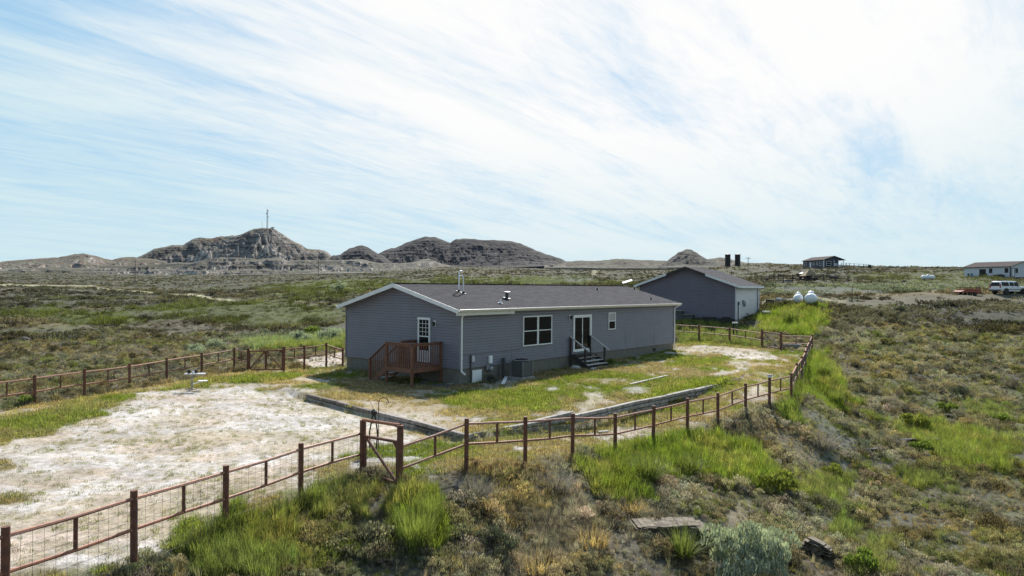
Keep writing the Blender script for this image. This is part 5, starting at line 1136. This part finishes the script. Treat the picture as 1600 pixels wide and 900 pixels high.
# ------------------------------------------------ far buildings (local frame : x along the ridge away from the corner, gable at x=0, wide side along -y)
def far_house(name,label,corner,z,ldir,L,W,ze,zr,wall,roofm,over=.5,porch=0.,trim=None):
    T=thing(name,label,'house',(corner[0],corner[1],z),math.atan2(ldir[1],ldir[0])); Wb=W-porch
    s=MB(); siding_wall(s,(0,0,0),(1,0,0),(0,1,0),L,0,ze,.3); s.build('long_wall',wall,T)
    s=MB(); siding_wall(s,(0,-Wb,0),(1,0,0),(0,-1,0),L,0,ze,.3); s.build('rear_wall',wall,T)
    for x,o in ((0,-1),(L,1)):
        s=MB(); siding_wall(s,(x,0,0),(0,-1,0),(o,0,0),Wb,0,ze,.3); f=gable_ext(W,ze,zr); siding_wall(s,(x+.0,0,0),(0,-1,0),(o,0,0),W,ze,zr,.3,f); s.build('gable_wall',wall,T)
    s=MB(); s.box((L/2,-Wb/2,-.6),(L-.1,Wb-.1,1.2)); s.build('foundation',SKIRT,T)
    th=.12; k=(zr-ze)/(W/2); e=over
    for sg in (0,1):
        ye=e if sg==0 else -W-e; b=MB(); a=ze-k*e
        b._a([(-over,ye,a),(L+over,ye,a),(L+over,-W/2,zr),(-over,-W/2,zr),(-over,ye,a+th),(L+over,ye,a+th),(L+over,-W/2,zr+th),(-over,-W/2,zr+th)],[[0,1,2,3],[4,5,6,7],[0,1,5,4],[1,2,6,5],[2,3,7,6],[3,0,4,7]]); b.build('roof_slope',roofm,T)
    if trim:
        s=MB(); s.box((0,0,ze/2),(.22,.22,ze)); s.build('corner_trim',trim,T)
    return T
def fwin(T,side,u0,u1,z0,z1,frame,W=0,sp=True,door=False,pm=None):
    """window on the long wall (side 'l', u along x) or the near gable (side 'g', u along -y)"""
    nm='door' if door else 'window'
    def P(u,d): return (u,d) if side=='l' else (-d,-u)
    def B(f,ua,ub,za,zb,d0,d1):
        a=P(ua,d0);b=P(ub,d1); f.box(((a[0]+b[0])/2,(a[1]+b[1])/2,(za+zb)/2),(abs(a[0]-b[0]),abs(a[1]-b[1]),zb-za))
    f=MB(); t=.11; B(f,u0,u1,z1-t,z1,.0,.09); B(f,u0,u1,z0,z0+t,.0,.095); B(f,u0,u0+t,z0+t,z1-t,0,.09); B(f,u1-t,u1,z0+t,z1-t,0,.09)
    if sp and not door: B(f,u0+t,u1-t,(z0+z1)/2-.04,(z0+z1)/2+.04,0,.08)
    o=f.build(nm,frame,T); f=MB(); B(f,u0+t,u1-t,z0+t,z1-t,.0,.05); f.build('pane' if not door else 'door_leaf',pm or GLASS,o)
DWALL=mat('dark_slate_siding',(.055,.058,.078),.6,.1,1); WWALL=mat('white_siding_far',(.62,.64,.68),.6,.05,1,dirt=((.5,.5,.5),.3)); BRTRIM=mat('brown_trim',(.05,.035,.03),.7)
T=far_house('hilltop_house','dark slate house with white trim and corner porch on the hilltop','' or (114.2,255),12.5,(-.13,.991),14,7.9,2.85,4.15,DWALL,SHINGLE2,.5,2.2,WHITE)
fwin(T,'l',1.0,2.6,.7,2.2,WHITE); fwin(T,'l',3.6,4.6,1.0,2.2,WHITE); fwin(T,'l',6.2,7.1,1.0,2.2,WHITE); fwin(T,'l',8.2,9.2,.05,2.2,WHITE,door=True,pm=WHITE); fwin(T,'l',11.5,12.8,.8,2.2,WHITE)
fwin(T,'g',.9,2.9,.6,2.3,WHITE)
f=MB(); f.box((.06,-4.0,1.4),(.24,.16,2.8)); f.build('porch_trim',WHITE,T)
for y in (-5.75,-7.7):
    f=MB(); f.box((0,y,1.3),(.16,.16,3.1)); f.build('porch_post',WHITE,T)
f=MB(); f.box((7,-6.8,-.1),(14,2.4,.25)); f.build('porch_floor',DKWOOD,T)
f=MB(); f.box((.0,-6.75,1.0),(.08,1.9,.09)); f.build('porch_rail',WHITE,T)
for k in range(9): f=MB(); f.box((0,-5.95-k*.2,.5),(.05,.06,1.0)); f.build('porch_baluster',WHITE,T)
f=MB(); f.box((-.05,-4.7,1.05),(.10,1.3,1.0)); f.build('porch_panel',SIDING3,T)
T=far_house('white_house','long white ranch house with dark roof at the right edge of the picture','' or (127.9,178.6),8.0,(-.367,.93),12.2,10.,2.75,4.1,WWALL,SHINGLE2,.45,0,BRTRIM)
fwin(T,'l',8.4,6.4,.0,2.1,BRTRIM) if False else fwin(T,'l',6.3,8.0,.05,2.15,BRTRIM,sp=False); fwin(T,'l',4.6,5.4,1.1,2.3,BRTRIM,sp=False); fwin(T,'l',.5,1.4,1.1,2.3,BRTRIM,sp=False)
fwin(T,'g',.5,1.6,.05,2.3,BRTRIM,door=True,pm=WHITE); fwin(T,'g',1.9,2.8,1.1,2.3,BRTRIM,sp=False)
f=MB(); f.box((7.2,1.0,.1),(3.0,2.0,.3)); f.build('stoop',CONC,T)
def wh(u,v,z=0):  # white house frame -> world
    a=math.atan2(.93,-.367); return Vector((127.9+u*math.cos(a)-v*math.sin(a),178.6+u*math.sin(a)+v*math.cos(a),8.0+z))
def chair(p,m,label,az):
    T=thing('patio_chair',label,'chair',p,az)
    f=MB(); f.box((0,0,.42),(.6,.6,.08)); f.build('seat',m,T); f=MB(); f.box((0,.3,.75),(.6,.07,.6)); f.build('backrest',m,T)
    for a in (-1,1):
        for b in (-1,1): f=MB(); f.box((a*.26,b*.26,.2),(.06,.06,.4)); f.build('leg',m,T)
chair(wh(9.9,1.2),BLACK,'dark patio chair at the far left end of the white house wall',.4); chair(wh(8.9,1.4),mat('teal_plastic',(.07,.22,.22),.5),'teal patio chair left of the white house double door',.2); chair(wh(5.6,1.0),BLACK,'dark patio chair right of the white house double door',-.3)
f=MB(); 
for k in range(5): f.box((k*.55-1.1,0,.3+.08*(k%2)),(.5,.5,.5+.15*(k%3)))
o=f.build('firewood_stack',BLACK); o.location=wh(2.3,.9); o.rotation_euler=(0,0,math.atan2(.93,-.367)); tag(o,'dark low firewood stack against the white house wall','stack')
for px,py,Y,l in ((1525.5,440,165,'left'),(1546,437.5,170,'right')):
    p=at(px,py,Y); p.z=gz(p.x,p.y); f=MB(); f.tube((0,0,-.1),(0,0,.62),.07,8); o=f.build('cleanout_pipe',WHITE); o.location=p; tag(o,'short white pipe in the white house yard, %s one of two'%l,'pipe')
# ------------------------------------------------ white sport utility wagon
def suv():
    p=at(1573,461.2,103); p.z=gz(p.x,p.y); T=thing('parked_car','white four door wagon parked with its tail toward a red trailer','car',p,R(12))
    PAINT=mat('white_car_paint',(.86,.87,.88),.25,.03,2,dirt=((.5,.46,.4),.3)); TYRE=mat('tyre_rubber',(.02,.02,.02),.85); RED=mat('tail_light_red',(.35,.02,.02),.3)
    L=5.1
    def sec(x,zb,zm,zt,wb,wt): # lower bottom, belt, roof
        return [(x,-wb*.94,zb),(x,-wb,zb+.25),(x,-wb,zm),(x,-wt,zt-.08),(x,-wt+.10,zt),(x,wt-.10,zt),(x,wt,zt-.08),(x,wb,zm),(x,wb,zb+.25),(x,wb*.94,zb)]
    S_=[(-2.05,.48,1.05,1.10,.92,.86),(-2.02,.42,1.08,1.78,.97,.78),(-1.7,.40,1.10,1.88,.99,.76),(0,.38,1.08,1.90,.99,.76),(.75,.38,1.06,1.86,.99,.76),(1.45,.38,1.05,1.14,.99,.90),(2.6,.40,1.0,1.04,.98,.88),(3.0,.46,.85,.90,.92,.82)]
    f=MB(); V=[];n=10
    for s in S_: V+=sec(*s)
    Fc=[[i*n+j,i*n+(j+1)%n,(i+1)*n+(j+1)%n,(i+1)*n+j] for i in range(len(S_)-1) for j in range(n)]+[list(range(n)),list(range((len(S_)-1)*n,len(S_)*n))]
    f._a(V,Fc); body=f.build('body',PAINT,T,sm=True)
    for sg in (-1,1):
        for a,b,c_,d_ in ((-1.85,-.62,-1.85,-.62),(-.48,.25,-.48,.25),(.35,1.12,.35,.85)):
            y0,y1=.995*sg,.80*sg; f=MB(); f._a([(a,y0,1.16),(b,y0,1.16),(d_,y1+.0*sg,1.72),(c_,y1,1.72),(a,y0-.05*sg,1.14),(b,y0-.05*sg,1.14),(d_,y1-.05*sg,1.70),(c_,y1-.05*sg,1.70)],[[0,1,2,3],[4,5,6,7],[0,1,5,4],[1,2,6,5],[2,3,7,6],[3,0,4,7]]); f.build('side_window',GLASS,T)
        f=MB(); f.box((.3,sg*1.0,.68),(2.9,.03,.08)); f.build('side_moulding',DKGREY,T)
        for x in (.12,1.05): f=MB(); f.box((x-.15,sg*1.0,.98),(.16,.03,.04)); f.build('door_handle',BLACK,T)
        f=MB(); f.box((-2.06,sg*.84,1.15),(.07,.16,.62)); f.build('tail_light',RED,T)
        f=MB(); f.box((1.05,sg*1.08,1.18),(.14,.2,.16)); f.build('side_mirror',PAINT,T)
        for x in (-1.15,1.8):
            f=MB(); f.lathe((x,sg*.86,.38),[(.25,-.13),(.38,-.12),(.385,.12),(.25,.13)],22,'y'); w_=f.build('wheel',TYRE,T,sm=True)
            f=MB(); f.lathe((x,sg*.90,.38),[(.02,-.105),(.23,-.10),(.23,.10),(.02,.105)],14,'y'); f.build('rim',STEEL,w_,sm=True)
            f=MB(); f.lathe((x,sg*.93,.40),[(.46,-.075),(.46,.075)],20,'y'); f.build('wheel_arch',BLACK,T)
    f=MB(); f.box((-2.1,0,.52),(.16,1.9,.22)); f.build('rear_bumper',DKGREY,T)
    f=MB(); f.prism([(-2.07,-.72,1.15),(-2.07,.72,1.15),(-2.045,.66,1.66),(-2.045,-.66,1.66)],(-.02,0,0)); f.build('rear_window',GLASS,T)
    f=MB(); f.prism([(1.44,-.78,1.18),(1.44,.78,1.18),(.80,.68,1.80),(.80,-.68,1.80)],(.05,0,.04)); f.build('windscreen',GLASS,T)
    T.scale=(1,1,1)
suv()
def trailer():
    p=at(1512,461.3,103); p.z=gz(p.x,p.y); T=thing('utility_trailer','red flatbed utility trailer with black top rail behind the white wagon','trailer',p,R(8))
    RED=mat('faded_red_paint',(.30,.06,.045),.5,.2,3)
    f=MB(); f.box((-.2,0,.62),(3.3,1.6,.16)); f.build('bed',RED,T)
    f=MB(); f.prism([(-1.85,-.8,.56),(-1.15,-.8,.56),(-1.15,-.8,.85),(-1.85,-.8,.70)],(0,1.6,0)); f.build('ramp_tail',RED,T)
    for sg in (-1,1):
        f=MB(); f.bar((-1.1,sg*.8,1.28),(1.35,sg*.8,1.28),.07,.07); f.build('top_rail',BLACK,T)
        for x in (-1.05,-.5,.1,.7,1.3): f=MB(); f.box((x,sg*.8,.98),(.07,.06,.56)); f.build('stake',RED,T)
        f=MB(); f.box((.15,sg*.8,.86),(2.4,.04,.26)); f.build('side_board',RED,T)
        for x in (-.42,.35): f=MB(); f.lathe((x,sg*.92,.30),[(.16,-.10),(.30,-.09),(.30,.09),(.16,.10)],16,'y'); f.build('wheel',BLACK,T,sm=True)
        f=MB(); f.box((0,sg*.93,.66),(1.5,.26,.05)); f.build('fender',RED,T)
        f=MB(); f.bar((1.4,sg*.6,.55),(2.5,0,.50),.08,.08); f.build('drawbar',BLACK,T)
    f=MB(); f.box((2.3,0,.3),(.07,.07,.6)); f.build('jack',STEEL,T)
trailer()
# ------------------------------------------------ silos, poles, mast
for i,(px,l) in enumerate(((1137,'left of the two dark silos on the ridge behind the garage'),(1152.4,'right of the two dark silos on the ridge behind the garage'))):
    p=at(px,415,420); z=min(p.z,gz(p.x,p.y)); T=thing('silo',l,'silo',(p.x,p.y,p.z-.6),0)
    f=MB(); f.lathe((0,0,0),[(1.6,-2),(1.6,7.3)],20); f.build('shell',BLACK if i==0 else mat('dark_silo_steel',(.022,.02,.022),.6),T,sm=True)
    f=MB()
    for k in range(9): f.lathe((0,0,.4+k*.85),[(1.6,-.05),(1.66,-.04),(1.66,.04),(1.6,.05)],20)
    f.build('hoops',DKGREY,T,kind='stuff')
    f=MB(); f.lathe((0,0,7.3),[(1.68,0),(1.68,.08),(.2,.35)],20); f.build('cap',DKGREY,T)
def pole(px,py,Y,hh,label,arms=1,w_=.16):
    p=at(px,py,Y); z=gz(p.x,p.y); T=thing('utility_pole',label,'utility pole',(p.x,p.y,z),rnd.uniform(-.3,.3)); top=max(hh,p.z-z+hh)
    f=MB(); f.tube((0,0,-.3),(0,0,top),w_,8,w_*.7); f.build('pole',DKWOOD,T)
    for k in range(arms):
        f=MB(); f.box((0,-.14,top-.6-.9*k),(2.2,.12,.14)); f.build('crossarm',DKWOOD,T)
        for x in (-1,0.4,1): f=MB(); f.tube((x,-.14,top-.53-.9*k),(x,-.14,top-.3-.9*k),.05,6); f.build('insulator',STEEL,T)
pole(1168.8,429,300,7.6,'utility pole with crossarm on the ridge right of the silos',1,.15)
pole(211,440,310,9.6,'utility pole in front of the low left hills')
pole(497.5,428,400,9.6,'utility pole before the small middle butte')
pole(780,416,430,8.2,'faint utility pole before the long flat topped butte')
def mast():
    p=at(417.5,357.5,892); T=thing('radio_mast','tall lattice radio mast on the summit of the highest butte','radio tower',p,0)
    H_=24.5; L=[(1.0,0),(-.5,.87),(-.5,-.87)]
    for x,y in L: f=MB(); f.tube((x,y,-3),(x*.6,y*.6,H_),.13,5); f.build('leg',DKGREY,T)
    f=MB(); n=14
    for k in range(n):
        z0,z1=k*H_/n,(k+1)*H_/n
        for i in range(3):
            a=L[i];b=L[(i+1)%3]; s0=1-.4*z0/H_; s1=1-.4*z1/H_; f.tube((a[0]*s0,a[1]*s0,z0),(b[0]*s1,b[1]*s1,z1),.07,4); f.tube((a[0]*s1,a[1]*s1,z1),(b[0]*s1,b[1]*s1,z1),.07,4)
    f.build('lattice',DKGREY,T,kind='stuff')
    for z,s in ((H_-1.5,1),(H_-5,-1),(H_-9,1)):
        f=MB(); f.lathe((s*1.1,-.2,z),[(.1,-.2),(.8,.1),(.8,.25)],10,'y'); f.build('dish_antenna',WHITE,T)
    f=MB(); f.tube((0,0,H_),(0,0,H_+3),.08,5); f.build('whip',DKGREY,T)
    q=at(409.6,357,892); T=thing('antenna_pole','thin short antenna left of the tall mast on the butte','antenna',q,0); f=MB(); f.tube((0,0,-2),(0,0,9),.14,5); f.build('pole',DKGREY,T); f=MB(); f.box((0,0,7),(1.2,.1,.1)); f.build('crossbar',DKGREY,T)
    q=at(426,357.5,892); T=thing('equipment_hut','tiny pale equipment hut beside the mast on the butte','hut',q-Vector((0,0,.8)),0); f=MB(); f.box((0,0,1.2),(3,2.4,2.6)); f.build('wall',SIDING3,T); f=MB(); f.prism([(-1.7,-1.4,2.5),(1.7,-1.4,2.5),(1.7,0,3.1),(-1.7,0,3.1)],(0,2.8,0)); f.build('roof',DKGREY,T)
mast()
# ------------------------------------------------ corral, shelter, bale, covered trailer
def corral():
    back=[(1190,429.5),(1202.5,429.5),(1209,429.5),(1216,429.5),(1224,429.2),(1238,429),(1284,429),(1292,429.2)]; front=[(1224,440.5),(1238,440.5),(1249,441),(1268,441.5),(1287,441),(1306,440.5),(1325,440.5)]
    o=at(1250,441,165); o.z=gz(o.x,o.y); T=thing('corral_fence','brown wooden corral fence far off below the hilltop house','fence',o,0)
    rows=[]
    for L_,Y,hh in ((back,188,1.7),(front,165,1.7)):
        r=[]
        for px,py in L_:
            q=at(px,441,Y); q.z=gz(q.x,q.y); r.append(q); f=MB(o); f.tube(q-Vector((0,0,.3)),q+Vector((0,0,hh)),.11,6); f.build('post',DKWOOD,T)
        rows.append(r)
    rows.append([rows[0][-1],at(1311,441,178),rows[1][-1]]); rows[-1][1].z=gz(rows[-1][1].x,rows[-1][1].y); rows.append([rows[0][0],at(1202,441,170),rows[1][0]]); rows[-1][1].z=gz(rows[-1][1].x,rows[-1][1].y)
    for r in rows:
        for a,b in zip(r[:-1],r[1:]):
            for z in (.55,1.05,1.5): f=MB(o); f.bar(a+Vector((0,0,z)),b+Vector((0,0,z)),.04,.09); f.build('rail',DKWOOD,T)
corral()
def shelter():
    p=at(1264.5,438,176); p.z=gz(p.x,p.y); T=thing('hay_shelter','open livestock shelter with tan peaked top above dark stalls in the corral','shelter',p,.1)
    f=MB(); f._a([(-1.9,-1.5,1.5),(1.6,-1.5,1.5),(1.6,1.5,1.5),(-1.9,1.5,1.5),(-.1,0,3.2),(.4,0,3.2)],[[0,1,5,4],[1,2,5],[2,3,4,5],[3,0,4],[0,1,2,3]]); f.build('roof',HAY,T)
    for x in (-1.7,-.5,.6,1.5):
        for y in (-1.4,1.4): f=MB(); f.tube((x,y,-.2),(x,y,1.52),.09,6); f.build('post',DKWOOD,T)
    f=MB(); f.box((-.1,1.35,.75),(3.3,.08,1.5)); f.build('back_wall',DKWOOD,T)
    r=random.Random(4)
    for k in range(7): f=MB(); x=-2.2+k*.72; f.lathe((x,-.9+r.uniform(-.4,.4),.1),[(.30,0),(.42,.3),(.36,.75),(.12,.95)],9); f.build('feed_barrel',BLACK,T,sm=True)
shelter()
p=at(1302,438.3,172); p.z=gz(p.x,p.y); f=MB(); f.lathe((0,0,.68),[(.3,-.92),(.72,-.88),(.76,0),(.72,.88),(.3,.92)],18,'x'); o=f.build('round_bale',mat('old_dark_bale',(.085,.065,.055),.95,.3,4,bump=.8),sm=True); o.location=p; tag(o,'dark weathered round bale standing right of the corral shelter','hay bale')
p=at(1255,428,200); p.z=gz(p.x,p.y); T=thing('covered_boat','dark hulled boat with a white cover behind the tan shelter','boat',p,.2)
f=MB(); f._a([(-1.6,-.5,.7),(1.2,-.8,.6),(1.2,.8,.6),(-1.6,.5,.7),(-2.1,-.2,1.35),(1.4,-1.0,1.45),(1.4,1.0,1.45),(-2.1,.2,1.35)],[[0,1,2,3],[4,5,6,7],[0,1,5,4],[1,2,6,5],[2,3,7,6],[3,0,4,7]]); f.build('hull',BLACK,T)
f=MB(); f._a([(-.9,-.75,1.46),(1.5,-1.0,1.5),(1.5,1.0,1.5),(-.9,.75,1.46),(-.2,-.4,1.95),(1.2,-.5,2.0),(1.2,.5,2.0),(-.2,.4,1.95)],[[0,1,2,3],[4,5,6,7],[0,1,5,4],[1,2,6,5],[2,3,7,6],[3,0,4,7]]); f.build('cover',WHITE,T)
f=MB(); f.box((0,0,.45),(2.2,.9,.3)); f.build('cradle',DKGREY,T)
p=at(1198.5,437,185); p.z=gz(p.x,p.y); f=MB(); f.prism([(-.42,-.42,0),(.42,-.42,0),(.38,-.38,.85),(-.38,-.38,.85)],(0,.84,0)); o=f.build('dark_crate',BLACK); o.location=p; tag(o,'small black crate at the left end of the corral','crate')
tub('blue grey water trough inside the corral',at(1232,438,175).xy.to_3d()+Vector((0,0,gz(*at(1232,438,175).xy))),.85,.7,mat('blue_trough',(.08,.14,.20),.5),'water_trough')
def yard_fence():
    o=at(1318,417,258); T=thing('rail_fence','small post and rail fence running right from the hilltop house','fence',o,0); q=[]
    for px,py,Y in ((1314.5,416.8,258),(1322,417,258),(1327.5,417.3,257),(1334.5,418,255),(1342,418.6,253),(1349.5,419,250),(1357,419.6,248)):
        a=at(px,py,Y); q.append(a); f=MB(o); f.box((a.x,a.y,a.z+.2),(.14,.14,2.6)); f.build('post',DKWOOD,T)
    for a,b in zip(q[:-1],q[1:]):
        for z in (.75,1.38): f=MB(o); f.bar(a+Vector((0,0,z)),b+Vector((0,0,z)),.06,.10); f.build('rail',GREYWOOD,T)
    a=q[-1]; f=MB(); f.lathe((0,0,0),[(.4,-.6),(.45,.2),(.4,1.25)],12); b=f.build('barrel',BLACK,sm=True); b.location=a+Vector((.5,0,.1)); tag(b,'dark barrel at the right end of the hilltop fence','barrel')
yard_fence()
# ------------------------------------------------ repeats share a group
cnt={}
for o in C.objects:
    if o.parent is None and o.get('category'): cnt.setdefault(o.name.split('.')[0],[]).append(o)
for k,v in cnt.items():
    if len(v)>1:
        for o in v:
            if not o.get('group'): o['group']=k.replace('_',' ')+' group around the property'
